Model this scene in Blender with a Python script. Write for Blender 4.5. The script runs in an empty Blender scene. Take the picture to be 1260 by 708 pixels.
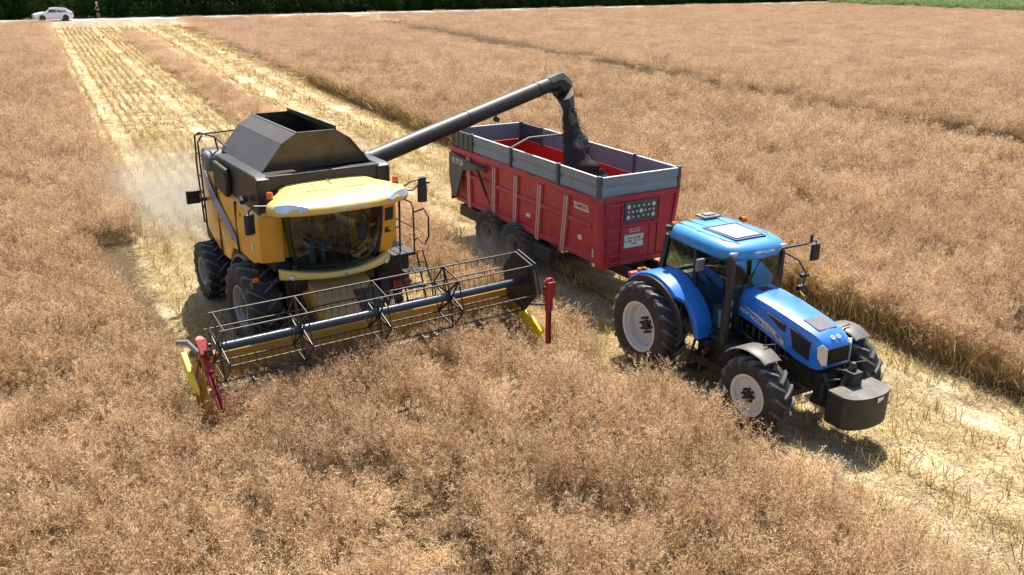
import bpy, math, random
import numpy as np
from mathutils import Vector, Matrix
PI = math.pi
R = math.radians
random.seed(7)
rng = np.random.default_rng(11)
S = bpy.context.scene
COL = S.collection

# ---------------------------------------------------------------- camera
CAM_H = 8.025
PITCH = 0.356
ROLL = 0.016
FPX = 1082.0
cd = bpy.data.cameras.new('camera')
cd.sensor_width = 36.0
cd.lens = FPX / 1260.0 * 36.0
cd.clip_start = 0.1
cd.clip_end = 2000
cam = bpy.data.objects.new('camera', cd)
COL.objects.link(cam)
cam.matrix_world = Matrix.Translation((0, 0, CAM_H)) @ Matrix.Rotation(PI / 2 - PITCH, 4, 'X') @ Matrix.Rotation(ROLL, 4, 'Z')
S.camera = cam

# ---------------------------------------------------------------- light
SUN = Vector((0.08, 0.53, 1.0)).normalized()
W = bpy.data.worlds.new('World')
S.world = W
W.use_nodes = True
nt = W.node_tree
sky = nt.nodes.new('ShaderNodeTexSky')
sky.sky_type = 'NISHITA'
sky.sun_disc = False
sky.sun_elevation = math.asin(SUN.z)
sky.sun_rotation = math.atan2(SUN.x, SUN.y)
sky.altitude = 100
sky.dust_density = 1.5
bg = nt.nodes['Background']
bg.inputs[1].default_value = 0.10
nt.links.new(sky.outputs[0], bg.inputs[0])
sl = bpy.data.lights.new('sun', 'SUN')
sl.energy = 4.9
sl.angle = R(0.53)
sl.color = (1.0, 0.955, 0.88)
so = bpy.data.objects.new('sun', sl)
COL.objects.link(so)
so.rotation_euler = (-SUN).to_track_quat('-Z', 'Y').to_euler()
so.location = (0, 0, 60)

S.view_settings.view_transform = 'Standard'
S.view_settings.look = 'None'
S.view_settings.exposure = 0.96
S.view_settings.gamma = 1
S.view_settings.use_curve_mapping = False
S.render.engine = 'CYCLES'
S.cycles.max_bounces = 6
S.cycles.diffuse_bounces = 3
S.cycles.glossy_bounces = 3
S.cycles.transmission_bounces = 4
S.cycles.transparent_max_bounces = 10
S.cycles.volume_bounces = 0
S.cycles.caustics_reflective = False
S.cycles.caustics_refractive = False

# ---------------------------------------------------------------- materials
MATS = {}
def newmat(name):
    m = bpy.data.materials.new(name)
    m.use_nodes = True
    n = m.node_tree.nodes
    return m, n, m.node_tree.links, n['Principled BSDF']

def paint(name, col, rough=0.35, metal=0.0, dust=0.25, dustcol=(0.36, 0.27, 0.17), var=0.12, scale=3.0, coat=0.0, updust_lit=0.25, bump=0.0, spec=0.5):
    """painted / rubber / metal surface: slight colour drift, dust (on tyre lugs also painted light) on upward faces, uneven gloss"""
    if name in MATS:
        return MATS[name]
    m, n, l, p = newmat(name)
    tc = n.new('ShaderNodeTexCoord')
    no = n.new('ShaderNodeTexNoise'); no.inputs['Scale'].default_value = scale; no.inputs['Detail'].default_value = 8; no.inputs['Roughness'].default_value = 0.65
    l.new(tc.outputs['Object'], no.inputs['Vector'])
    n2 = n.new('ShaderNodeTexNoise'); n2.inputs['Scale'].default_value = scale * 9; n2.inputs['Detail'].default_value = 6
    l.new(tc.outputs['Object'], n2.inputs['Vector'])
    # colour variation
    mx = n.new('ShaderNodeMixRGB'); mx.blend_type = 'MULTIPLY'; mx.inputs[0].default_value = 1
    cr = n.new('ShaderNodeValToRGB')
    cr.color_ramp.elements[0].position = 0.3; cr.color_ramp.elements[1].position = 0.7
    a = 1 - var; cr.color_ramp.elements[0].color = (a, a, a, 1); cr.color_ramp.elements[1].color = (1, 1, 1, 1)
    l.new(no.outputs[0], cr.inputs[0]); l.new(cr.outputs[0], mx.inputs[2])
    mx.inputs[1].default_value = (*col, 1)
    # dust factor
    geo = n.new('ShaderNodeNewGeometry')
    sep = n.new('ShaderNodeSeparateXYZ'); l.new(geo.outputs['Normal'], sep.inputs[0])
    up = n.new('ShaderNodeMapRange'); up.inputs[1].default_value = 0.1; up.inputs[2].default_value = 1.0; up.inputs[3].default_value = 0; up.inputs[4].default_value = updust_lit
    l.new(sep.outputs[2], up.inputs[0])
    mr = n.new('ShaderNodeMapRange'); mr.inputs[1].default_value = 0.42; mr.inputs[2].default_value = 0.72; mr.inputs[3].default_value = 0.0; mr.inputs[4].default_value = dust
    ad0 = n.new('ShaderNodeMath'); ad0.operation = 'MULTIPLY_ADD'; ad0.inputs[1].default_value = 0.5; 
    l.new(n2.outputs[0], ad0.inputs[0])
    hf = n.new('ShaderNodeMath'); hf.operation = 'MULTIPLY'; hf.inputs[1].default_value = 0.5; l.new(no.outputs[0], hf.inputs[0])
    l.new(hf.outputs[0], ad0.inputs[2]); l.new(ad0.outputs[0], mr.inputs[0])
    ad = n.new('ShaderNodeMath'); ad.operation = 'ADD'; ad.use_clamp = True
    l.new(up.outputs[0], ad.inputs[0]); l.new(mr.outputs[0], ad.inputs[1])
    mx2 = n.new('ShaderNodeMixRGB'); mx2.inputs[2].default_value = (*dustcol, 1)
    l.new(ad.outputs[0], mx2.inputs[0]); l.new(mx.outputs[0], mx2.inputs[1])
    l.new(mx2.outputs[0], p.inputs['Base Color'])
    rr = n.new('ShaderNodeMath'); rr.operation = 'MULTIPLY_ADD'; rr.inputs[1].default_value = 0.5; rr.inputs[2].default_value = rough; rr.use_clamp = True
    l.new(ad.outputs[0], rr.inputs[0]); l.new(rr.outputs[0], p.inputs['Roughness'])
    p.inputs['Metallic'].default_value = metal
    p.inputs['Coat Weight'].default_value = coat
    p.inputs['Specular IOR Level'].default_value = spec
    if bump:
        b = n.new('ShaderNodeBump'); b.inputs['Strength'].default_value = bump; b.inputs['Distance'].default_value = 0.02
        l.new(n2.outputs[0], b.inputs['Height']); l.new(b.outputs[0], p.inputs['Normal'])
    MATS[name] = m
    return m

YEL = paint('harvester yellow', (0.82, 0.38, 0.022), 0.32, dust=0.22, coat=0.3, updust_lit=0.12)
YELR = paint('yellow paled by glare', (0.82, 0.56, 0.14), 0.35, dust=0.12, coat=0.3, updust_lit=0.10)  # paler than the body yellow: sun glare on the roof put into the colour
YELD = paint('worn header yellow', (0.60, 0.30, 0.03), 0.5, dust=0.45, updust_lit=0.4, var=0.3)
BLK = paint('black plastic', (0.014, 0.014, 0.016), 0.42, dust=0.06, updust_lit=0.05)
BLKM = paint('dark machinery', (0.012, 0.0115, 0.011), 0.55, dust=0.12, updust_lit=0.06)
TANK = paint('grain tank steel', (0.085, 0.07, 0.056), 0.34, metal=0.5, dust=0.22, updust_lit=0.30, dustcol=(0.32, 0.28, 0.23))
AUG = paint('auger black paint', (0.010, 0.011, 0.011), 0.48, dust=0.08, updust_lit=0.06)
TANKI = paint('tank inside', (0.012, 0.012, 0.012), 0.8, dust=0.1, updust_lit=0.0)
RUB = paint('tyre rubber', (0.018, 0.017, 0.017), 0.65, dust=0.42, updust_lit=0.14, dustcol=(0.13, 0.105, 0.08))
LUG = paint('tyre lug rubber', (0.05, 0.05, 0.05), 0.42, dust=0.35, updust_lit=0.55, dustcol=(0.24, 0.22, 0.20))  # lighter than the tyre, palest facing up: light on lug tops painted in
RIM = paint('wheel rim paint', (0.74, 0.71, 0.66), 0.45, dust=0.3, updust_lit=0.1)
RIMD = paint('dirty trailer rim', (0.16, 0.14, 0.12), 0.6, dust=0.5, updust_lit=0.1)
STEEL = paint('worn steel bars', (0.03, 0.03, 0.03), 0.5, metal=0.2, dust=0.2, updust_lit=0.1)
RIMG = paint('dusty grey rim', (0.34, 0.33, 0.31), 0.5, dust=0.35, updust_lit=0.1)
CHROME = paint('plated steel', (0.16, 0.15, 0.13), 0.45, metal=0.5, dust=0.3, updust_lit=0.1)
REELD = paint('reel dark steel', (0.012, 0.013, 0.015), 0.45, metal=0.1, dust=0.08, updust_lit=0.04)
REELT = paint('reel tube', (0.018, 0.032, 0.06), 0.35, metal=0.1, dust=0.12, updust_lit=0.06)
REDK = paint('knife red', (0.36, 0.012, 0.014), 0.4, dust=0.12, updust_lit=0.06)
YTIP = paint('divider yellow', (0.85, 0.66, 0.02), 0.4, dust=0.1, updust_lit=0.0)
TRED = paint('trailer red', (0.48, 0.018, 0.052), 0.38, dust=0.22, updust_lit=0.12, var=0.3, dustcol=(0.36, 0.2, 0.17))
TREDI = paint('trailer red lit inside', (0.72, 0.02, 0.015), 0.45, dust=0.1, updust_lit=0.1)  # brighter than the outside red: light inside the tub put into the colour
TRIB = paint('trailer rib faded', (0.50, 0.13, 0.15), 0.4, dust=0.3, updust_lit=0.1, dustcol=(0.6, 0.45, 0.42))
TRIBW = paint('rib pale edge', (0.72, 0.55, 0.53), 0.5, dust=0.2, updust_lit=0.0)  # whitish strips along both ridges of each rib
TGREY = paint('hungry board grey', (0.20, 0.26, 0.30), 0.42, metal=0.25, dust=0.35, updust_lit=0.5, dustcol=(0.38, 0.42, 0.44))
TDARK = paint('trailer post dark', (0.05, 0.065, 0.08), 0.45, dust=0.2)
TCAP = paint('board cap', (0.62, 0.62, 0.62), 0.4, dust=0.2, updust_lit=0.0)
BLUE = paint('tractor blue', (0.012, 0.19, 0.68), 0.28, dust=0.10, coat=0.5, updust_lit=0.10, dustcol=(0.30, 0.36, 0.42))
BLUER = paint('tractor roof blue', (0.018, 0.26, 0.62), 0.38, dust=0.15, coat=0.25, updust_lit=0.10, dustcol=(0.35, 0.42, 0.5))
GREYP = paint('grey plastic', (0.16, 0.17, 0.18), 0.5, dust=0.3, updust_lit=0.2)
WHITE = paint('white sticker', (0.72, 0.72, 0.70), 0.5, dust=0.15, updust_lit=0)
HATCH = paint('roof hatch', (0.28, 0.33, 0.40), 0.3, dust=0.25, updust_lit=0.1)
CARW = paint('car white paint', (0.86, 0.88, 0.92), 0.25, dust=0.05, coat=0.6, updust_lit=0.0)
SEED = paint('rapeseed dark', (0.022, 0.017, 0.014), 0.7, dust=0.3, updust_lit=0.05, scale=9, dustcol=(0.07, 0.05, 0.035), bump=0.6)
SKIN = paint('skin', (0.50, 0.29, 0.20), 0.5, dust=0, updust_lit=0)
HAIR = paint('hair', (0.05, 0.035, 0.02), 0.6, dust=0, updust_lit=0)
def cloth(name, col): return paint(name, col, 0.85, dust=0.08, updust_lit=0.0, var=0.25, scale=6, spec=0.2)

def glassmat(name, tint, refl=0.06, rough=0.02):
    m = bpy.data.materials.new(name); m.use_nodes = True
    n = m.node_tree.nodes; l = m.node_tree.links
    n.remove(n['Principled BSDF'])
    t = n.new('ShaderNodeBsdfTransparent'); t.inputs[0].default_value = (*tint, 1)
    g = n.new('ShaderNodeBsdfGlossy'); g.inputs['Roughness'].default_value = rough
    fr = n.new('ShaderNodeLayerWeight'); fr.inputs[0].default_value = 0.5
    pw_ = n.new('ShaderNodeMath'); pw_.operation = 'POWER'; pw_.inputs[1].default_value = 4.0; l.new(fr.outputs['Facing'], pw_.inputs[0])
    ma = n.new('ShaderNodeMath'); ma.operation = 'MULTIPLY_ADD'; ma.inputs[1].default_value = .8; ma.inputs[2].default_value = refl; l.new(pw_.outputs[0], ma.inputs[0])
    mx = n.new('ShaderNodeMixShader'); l.new(ma.outputs[0], mx.inputs[0]); l.new(t.outputs[0], mx.inputs[1]); l.new(g.outputs[0], mx.inputs[2])
    l.new(mx.outputs[0], n['Material Output'].inputs[0])
    return m
GLASS = glassmat('tinted cab glass', (0.36, 0.44, 0.44), 0.05)
GLASST = glassmat('green tractor glass', (0.30, 0.42, 0.39), 0.05)
CARGL = glassmat('car glass', (0.08, 0.09, 0.10), 0.1)
LENS, _n, _l, _p = newmat('lamp lens'); _p.inputs['Base Color'].default_value = (0.62, 0.64, 0.66, 1); _p.inputs['Roughness'].default_value = 0.12; _p.inputs['Metallic'].default_value = 0.35; _p.inputs['Coat Weight'].default_value = 0.8
AMB, _n, _l, _p = newmat('amber beacon'); _p.inputs['Base Color'].default_value = (0.85, 0.16, 0.01, 1); _p.inputs['Roughness'].default_value = 0.2; _p.inputs['Transmission Weight'].default_value = 0.3

# ---------------------------------------------------------------- mesh builder
class MB:
    def __init__(s): s.v = []; s.f = []
    def add(s, vs, fs):
        o = len(s.v); s.v += [tuple(p) for p in vs]; s.f += [tuple(i + o for i in f) for f in fs]; return s
    def box(s, x0, x1, y0, y1, z0, z1, mat=None):
        vs = [Vector((x, y, z)) for x in (x0, x1) for y in (y0, y1) for z in (z0, z1)]
        if mat is not None: vs = [mat @ v for v in vs]
        return s.add(vs, [(0, 1, 3, 2), (4, 6, 7, 5), (0, 4, 5, 1), (2, 3, 7, 6), (0, 2, 6, 4), (1, 5, 7, 3)])
    def bar(s, a, b, w, h=None):
        """rectangular bar from a to b"""
        a, b = Vector(a), Vector(b); h = h or w
        d = (b - a).normalized()
        up = Vector((0, 0, 1)) if abs(d.z) < 0.9 else Vector((1, 0, 0))
        u = d.cross(up).normalized() * w / 2; v = u.normalized().cross(d).normalized() * h / 2
        vs = [a - u - v, a + u - v, a + u + v, a - u + v, b - u - v, b + u - v, b + u + v, b - u + v]
        return s.add(vs, [(3, 2, 1, 0), (4, 5, 6, 7), (0, 1, 5, 4), (1, 2, 6, 5), (2, 3, 7, 6), (3, 0, 4, 7)])
    def prism(s, poly, y0, y1, axis='y'):
        """polygon in the other two axes, extruded along axis"""
        def mk(p, q):
            return {'y': (p[0], q, p[1]), 'x': (q, p[0], p[1]), 'z': (p[0], p[1], q)}[axis]
        n = len(poly)
        vs = [mk(p, y0) for p in poly] + [mk(p, y1) for p in poly]
        return s.add(vs, [tuple(range(n)), tuple(range(2 * n - 1, n - 1, -1))] + [(i, i + n, (i + 1) % n + n, (i + 1) % n) for i in range(n)])
    def tube(s, pts, r, n=8, caps=True):
        pts = [Vector(p) for p in pts]; rs = r if isinstance(r, (list, tuple)) else [r] * len(pts)
        rings = []; prev = None
        for i, p in enumerate(pts):
            d = (pts[min(i + 1, len(pts) - 1)] - pts[max(i - 1, 0)]).normalized()
            if prev is None:
                up = Vector((0, 0, 1)) if abs(d.z) < 0.9 else Vector((1, 0, 0))
                u = d.cross(up).normalized()
            else:
                u = (prev - d * prev.dot(d)).normalized()
            prev = u; v = d.cross(u)
            rings.append([p + (u * math.cos(2 * PI * k / n) + v * math.sin(2 * PI * k / n)) * rs[i] for k in range(n)])
        return s.loft(rings, caps)
    def loft(s, rings, caps=True, closed=True):
        n = len(rings[0]); o = len(s.v)
        for r_ in rings: s.v += [tuple(p) for p in r_]
        for i in range(len(rings) - 1):
            for k in range(n if closed else n - 1):
                k2 = (k + 1) % n
                s.f.append((o + i * n + k, o + i * n + k2, o + (i + 1) * n + k2, o + (i + 1) * n + k))
        if caps:
            s.f.append(tuple(o + k for k in range(n - 1, -1, -1)))
            s.f.append(tuple(o + (len(rings) - 1) * n + k for k in range(n)))
        return s
    def lathe(s, prof, c, n=32, axis='y', close=False):
        """profile of (r, a) revolved about axis through c"""
        rings = []
        for (r, a) in prof:
            ring = []
            for k in range(n):
                t = 2 * PI * k / n
                if axis == 'y': ring.append((c[0] + r * math.cos(t), c[1] + a, c[2] + r * math.sin(t)))
                elif axis == 'x': ring.append((c[0] + a, c[1] + r * math.cos(t), c[2] + r * math.sin(t)))
                else: ring.append((c[0] + r * math.cos(t), c[1] + r * math.sin(t), c[2] + a))
            rings.append(ring)
        if close: rings.append(rings[0])
        return s.loft(rings, caps=False)
    def cyl(s, c, r, a0, a1, n=20, axis='z'):
        s.lathe([(1e-4, a0), (r, a0), (r, a1), (1e-4, a1)], c, n, axis); return s
    def build(s, name, mat, parent=None, bevel=0.0, smooth=35, recalc=True, segs=2):
        me = bpy.data.meshes.new(name)
        me.from_pydata(s.v, [], s.f)
        if recalc:
            import bmesh
            bm = bmesh.new(); bm.from_mesh(me); bmesh.ops.recalc_face_normals(bm, faces=bm.faces); bm.to_mesh(me); bm.free()
        if smooth:
            me.shade_smooth(); me.set_sharp_from_angle(angle=R(smooth))
        me.materials.append(mat)
        o = bpy.data.objects.new(name, me); COL.objects.link(o)
        if parent is not None: o.parent = parent
        if bevel:
            b = o.modifiers.new('bevel', 'BEVEL'); b.width = bevel; b.segments = segs; b.limit_method = 'ANGLE'; b.angle_limit = R(35); b.harden_normals = False
        return o
    def rot(s, mat):
        s.v = [tuple(mat @ Vector(p)) for p in s.v]; return s

def empty(name, loc, yaw=0, parent=None):
    o = bpy.data.objects.new(name, None); COL.objects.link(o); o.location = loc; o.rotation_euler = (0, 0, yaw); o.empty_display_size = 0.3
    if parent is not None: o.parent = parent
    return o
def tag(o, label, cat, group=None, kind=None):
    o['label'] = label
    if cat: o['category'] = cat
    if group: o['group'] = group
    if kind: o['kind'] = kind
    return o
def text(name, body, size, mat, parent, M, extrude=0.002, sx=1.0):
    c = bpy.data.curves.new(name, 'FONT'); c.body = body; c.size = size; c.extrude = extrude; c.align_x = 'CENTER'; c.align_y = 'CENTER'
    c.offset = 0.004 * size / 0.1 * 0.5
    c.materials.append(mat)
    t_ = bpy.data.objects.new(name, c); COL.objects.link(t_); bpy.context.view_layer.update()
    me = bpy.data.meshes.new_from_object(t_.evaluated_get(bpy.context.evaluated_depsgraph_get())); bpy.data.objects.remove(t_)
    me.materials.clear(); me.materials.append(mat)
    o = bpy.data.objects.new(name, me); COL.objects.link(o); o.parent = parent; o.matrix_local = M @ Matrix.Diagonal((sx, 1, 1, 1))
    return o
def face_matrix(origin, right, up):
    """text plane: x axis right, y axis up, z out"""
    r_, u = Vector(right).normalized(), Vector(up).normalized()
    n_ = r_.cross(u).normalized(); u = n_.cross(r_)
    return Matrix(((r_.x, u.x, n_.x, origin[0]), (r_.y, u.y, n_.y, origin[1]), (r_.z, u.z, n_.z, origin[2]), (0, 0, 0, 1)))

# field frame: s runs along the rows (away from camera), t across them
RA = -0.492
UU = np.array([math.sin(RA), math.cos(RA)]); VV = np.array([UU[1], -UU[0]])
def st(s, t): return (s * UU[0] + t * VV[0], s * UU[1] + t * VV[1])

# vehicle frames (x forward, y left)
TR_POS, TR_YAW = (3.064, 20.716), -1.008
TC_POS, TC_YAW = (4.037, 17.506), -1.055
CB_POS, CB_YAW = (-4.417, 18.53), -0.965
def to_world(pos, yaw, p):
    c, s_ = math.cos(yaw), math.sin(yaw)
    return Vector((pos[0] + p[0] * c - p[1] * s_, pos[1] + p[0] * s_ + p[1] * c, p[2]))
def to_local(pos, yaw, p):
    dx, dy = p[0] - pos[0], p[1] - pos[1]; c, s_ = math.cos(yaw), math.sin(yaw)
    return Vector((dx * c + dy * s_, -dx * s_ + dy * c, p[2]))

# ---------------------------------------------------------------- smooth value noise
class Noise2:
    def __init__(s, seed): s.g = np.random.default_rng(seed).random((256, 256))
    def __call__(s, x, y, sc):
        x = np.asarray(x) / sc + 500; y = np.asarray(y) / sc + 500
        xi = np.floor(x).astype(int); yi = np.floor(y).astype(int); fx = x - xi; fy = y - yi
        fx = fx * fx * (3 - 2 * fx); fy = fy * fy * (3 - 2 * fy)
        g = lambda a, b: s.g[a % 256, b % 256]
        return (g(xi, yi) * (1 - fx) + g(xi + 1, yi) * fx) * (1 - fy) + (g(xi, yi + 1) * (1 - fx) + g(xi + 1, yi + 1) * fx) * fy
N1, N2, N3 = Noise2(1), Noise2(2), Noise2(3)

# ================================================================= GROUND
RUT_T = 12.0
def ground_material():
    m, n, l, p = newmat('field soil and straw')
    geo = n.new('ShaderNodeNewGeometry')
    mp = n.new('ShaderNodeVectorRotate'); mp.rotation_type = 'Z_AXIS'; mp.inputs['Angle'].default_value = RA   # x' -> across rows
    l.new(geo.outputs['Position'], mp.inputs['Vector'])
    sep = n.new('ShaderNodeSeparateXYZ'); l.new(mp.outputs[0], sep.inputs[0])
    # fine straw: noise stretched along rows
    def noise(sc, det=6, stretch=None, rough=0.6):
        q = n.new('ShaderNodeTexNoise'); q.inputs['Scale'].default_value = sc; q.inputs['Detail'].default_value = det; q.inputs['Roughness'].default_value = rough
        if stretch:
            mm = n.new('ShaderNodeMapping'); mm.inputs['Scale'].default_value = stretch; l.new(mp.outputs[0], mm.inputs[0]); l.new(mm.outputs[0], q.inputs[0])
        else: l.new(geo.outputs['Position'], q.inputs[0])
        return q
    fine = noise(13, 10, None, 0.82); med = noise(1.3, 5); streak = noise(1.0, 4, (5.0, 0.35, 1))
    add = n.new('ShaderNodeMath'); add.operation = 'ADD'; l.new(fine.outputs[0], add.inputs[0])
    mu = n.new('ShaderNodeMath'); mu.operation = 'MULTIPLY_ADD'; mu.inputs[1].default_value = 0.55; l.new(streak.outputs[0], mu.inputs[0]); mu.inputs[2].default_value = -0.28
    l.new(mu.outputs[0], add.inputs[1])
    ramp = n.new('ShaderNodeValToRGB'); e = ramp.color_ramp.elements
    e[0].position = 0.38; e[0].color = (0.07, 0.045, 0.025, 1)
    e[1].position = 0.57; e[1].color = (0.60, 0.50, 0.31, 1)
    x = ramp.color_ramp.elements.new(0.45); x.color = (0.46, 0.35, 0.19, 1)
    l.new(add.outputs[0], ramp.inputs[0])
    # pale chaff where the combine's wheels and the spreader passed
    def band(t0, w, soft):
        a = n.new('ShaderNodeMath'); a.operation = 'SUBTRACT'; a.inputs[1].default_value = t0; l.new(sep.outputs[0], a.inputs[0])
        b = n.new('ShaderNodeMath'); b.operation = 'ABSOLUTE'; l.new(a.outputs[0], b.inputs[0])
        c = n.new('ShaderNodeMapRange'); c.inputs[1].default_value = w; c.inputs[2].default_value = w + soft; c.inputs[3].default_value = 1; c.inputs[4].default_value = 0
        l.new(b.outputs[0], c.inputs[0]); return c
    bands = [band(3.05, .22, .25), band(6.6, .22, .3), band(11.3, .22, .3), band(14.9, .2, .3), band(12.7, .2, .25)]
    cur = bands[0]
    for b in bands[1:]:
        q = n.new('ShaderNodeMath'); q.operation = 'MAXIMUM'; l.new(cur.outputs[0], q.inputs[0]); l.new(b.outputs[0], q.inputs[1]); cur = q
    bm_ = n.new('ShaderNodeMath'); bm_.operation = 'MULTIPLY'; l.new(cur.outputs[0], bm_.inputs[0])
    mr = n.new('ShaderNodeMapRange'); mr.inputs[1].default_value = 0.38; mr.inputs[2].default_value = 0.6; mr.inputs[3].default_value = 0.25; mr.inputs[4].default_value = 0.9; l.new(fine.outputs[0], mr.inputs[0])
    l.new(mr.outputs[0], bm_.inputs[1])
    mx = n.new('ShaderNodeMixRGB'); mx.inputs[2].default_value = (0.68, 0.585, 0.42, 1); l.new(bm_.outputs[0], mx.inputs[0]); l.new(ramp.outputs[0], mx.inputs[1])
    mv = n.new('ShaderNodeMapRange'); mv.inputs[1].default_value = 0.3; mv.inputs[2].default_value = 0.7; mv.inputs[3].default_value = 0.72; mv.inputs[4].default_value = 1.05; l.new(med.outputs[0], mv.inputs[0])
    m2 = n.new('ShaderNodeMixRGB'); m2.blend_type = 'MULTIPLY'; m2.inputs[0].default_value = 1; l.new(mx.outputs[0], m2.inputs[1]); l.new(mv.outputs[0], m2.inputs[2])
    def step(src, e0, e1):
        c = n.new('ShaderNodeMapRange'); c.inputs[1].default_value = e0; c.inputs[2].default_value = e1; l.new(src, c.inputs[0]); return c.outputs[0]
    def mul(a_, b_):
        q = n.new('ShaderNodeMath'); q.operation = 'MULTIPLY'; l.new(a_, q.inputs[0]); l.new(b_, q.inputs[1]); return q.outputs[0]
    jit = n.new('ShaderNodeMath'); jit.operation = 'MULTIPLY_ADD'; jit.inputs[1].default_value = 1.2; l.new(med.outputs[0], jit.inputs[0]); l.new(sep.outputs[0], jit.inputs[2])
    T_ = jit.outputs[0]; S_ = sep.outputs[1]
    mA = mul(mul(step(T_, 2.3, 2.7), step(T_, 9.4, 9.0)), step(S_, 13.5, 14.5)); mC = mul(step(T_, 10.4, 10.9), step(T_, 17.0, 16.5)); mH = mul(step(S_, 107, 109), step(T_, 2.3, 2.7)); mH = mul(mH, step(T_, 17.0, 16.5))
    mxx = n.new('ShaderNodeMath'); mxx.operation = 'MAXIMUM'; l.new(mA, mxx.inputs[0]); l.new(mC, mxx.inputs[1]); my = n.new('ShaderNodeMath'); my.operation = 'MAXIMUM'; l.new(mxx.outputs[0], my.inputs[0]); l.new(mH, my.inputs[1])
    rut = mul(band(RUT_T, .03, .06).outputs[0], step(fine.outputs[0], .40, .5)); rt = n.new('ShaderNodeMixRGB'); rt.inputs[2].default_value = (.09, .055, .03, 1); l.new(rut, rt.inputs[0]); l.new(m2.outputs[0], rt.inputs[1]); m2 = rt
    dk = n.new('ShaderNodeValToRGB'); dk.color_ramp.elements[0].position = .4; dk.color_ramp.elements[0].color = (.045, .03, .018, 1); dk.color_ramp.elements[1].position = .65; dk.color_ramp.elements[1].color = (.20, .135, .07, 1); l.new(fine.outputs[0], dk.inputs[0])
    fin = n.new('ShaderNodeMixRGB'); l.new(my.outputs[0], fin.inputs[0]); l.new(dk.outputs[0], fin.inputs[1]); l.new(m2.outputs[0], fin.inputs[2])
    l.new(fin.outputs[0], p.inputs['Base Color']); p.inputs['Roughness'].default_value = 0.95; p.inputs['Specular IOR Level'].default_value = 0.1
    b = n.new('ShaderNodeBump'); b.inputs['Strength'].default_value = 0.8; b.inputs['Distance'].default_value = 0.05; l.new(add.outputs[0], b.inputs['Height']); l.new(b.outputs[0], p.inputs['Normal'])
    return m
g = MB(); g.add([(-700, -200, 0), (700, -200, 0), (700, 1200, 0), (-700, 1200, 0)], [(0, 1, 2, 3)])
go = g.build('ground', ground_material(), smooth=0, recalc=False); go['kind'] = 'structure'; go['label'] = 'pale straw covered field soil of the harvested strips'

# road along the far side
RZ = 0.8
RD0, RD1 = Vector((-57.4, 101.9, 0)), Vector((57.0, 189.2, 0))
RDd = (RD1 - RD0).normalized(); RDn = Vector((-RDd.y, RDd.x, 0))
m, n, l, p = newmat('gravel road'); p.inputs['Roughness'].default_value = 0.9
q = n.new('ShaderNodeTexNoise'); q.inputs['Scale'].default_value = 2.0; q.inputs['Detail'].default_value = 8
cr = n.new('ShaderNodeValToRGB'); cr.color_ramp.elements[0].position = .35; cr.color_ramp.elements[0].color = (.26, .24, .21, 1); cr.color_ramp.elements[1].position = .65; cr.color_ramp.elements[1].color = (.45, .42, .37, 1)
tcx = n.new('ShaderNodeNewGeometry'); l.new(tcx.outputs['Position'], q.inputs[0]); l.new(q.outputs[0], cr.inputs[0]); l.new(cr.outputs[0], p.inputs['Base Color'])
ROADM = m
a, b = RD0 - RDd * 90, RD1 + RDd * 60
g = MB(); wd = 2.1
g.add([a - RDn * wd, b - RDn * wd, b + RDn * wd, a + RDn * wd, ], [(0, 1, 2, 3)])
for i in range(4): g.v[i] = (g.v[i][0], g.v[i][1], RZ)
bk = MB(); bk.add([(*(a - RDn * 4.2)[:2], -.02), (*(b - RDn * 4.2)[:2], -.02), (*(b - RDn * 2.1)[:2], RZ - .004), (*(a - RDn * 2.1)[:2], RZ - .004), (*(b + RDn * 60)[:2], RZ - .004), (*(a + RDn * 60)[:2], RZ - .004)], [(0, 1, 2, 3), (3, 2, 4, 5)])
bo = bk.build('road_bank', paint('dry bank', (.30, .22, .13), .95, dust=.9, dustcol=(.66, .54, .36), updust_lit=0, scale=.5), smooth=0, recalc=False); bo['kind'] = 'structure'; bo['label'] = 'dry low bank that carries the gravel road'
ro = g.build('gravel_road', ROADM, smooth=0, recalc=False); ro['kind'] = 'structure'; ro['label'] = 'pale gravel road running along the trees behind the field'

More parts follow.
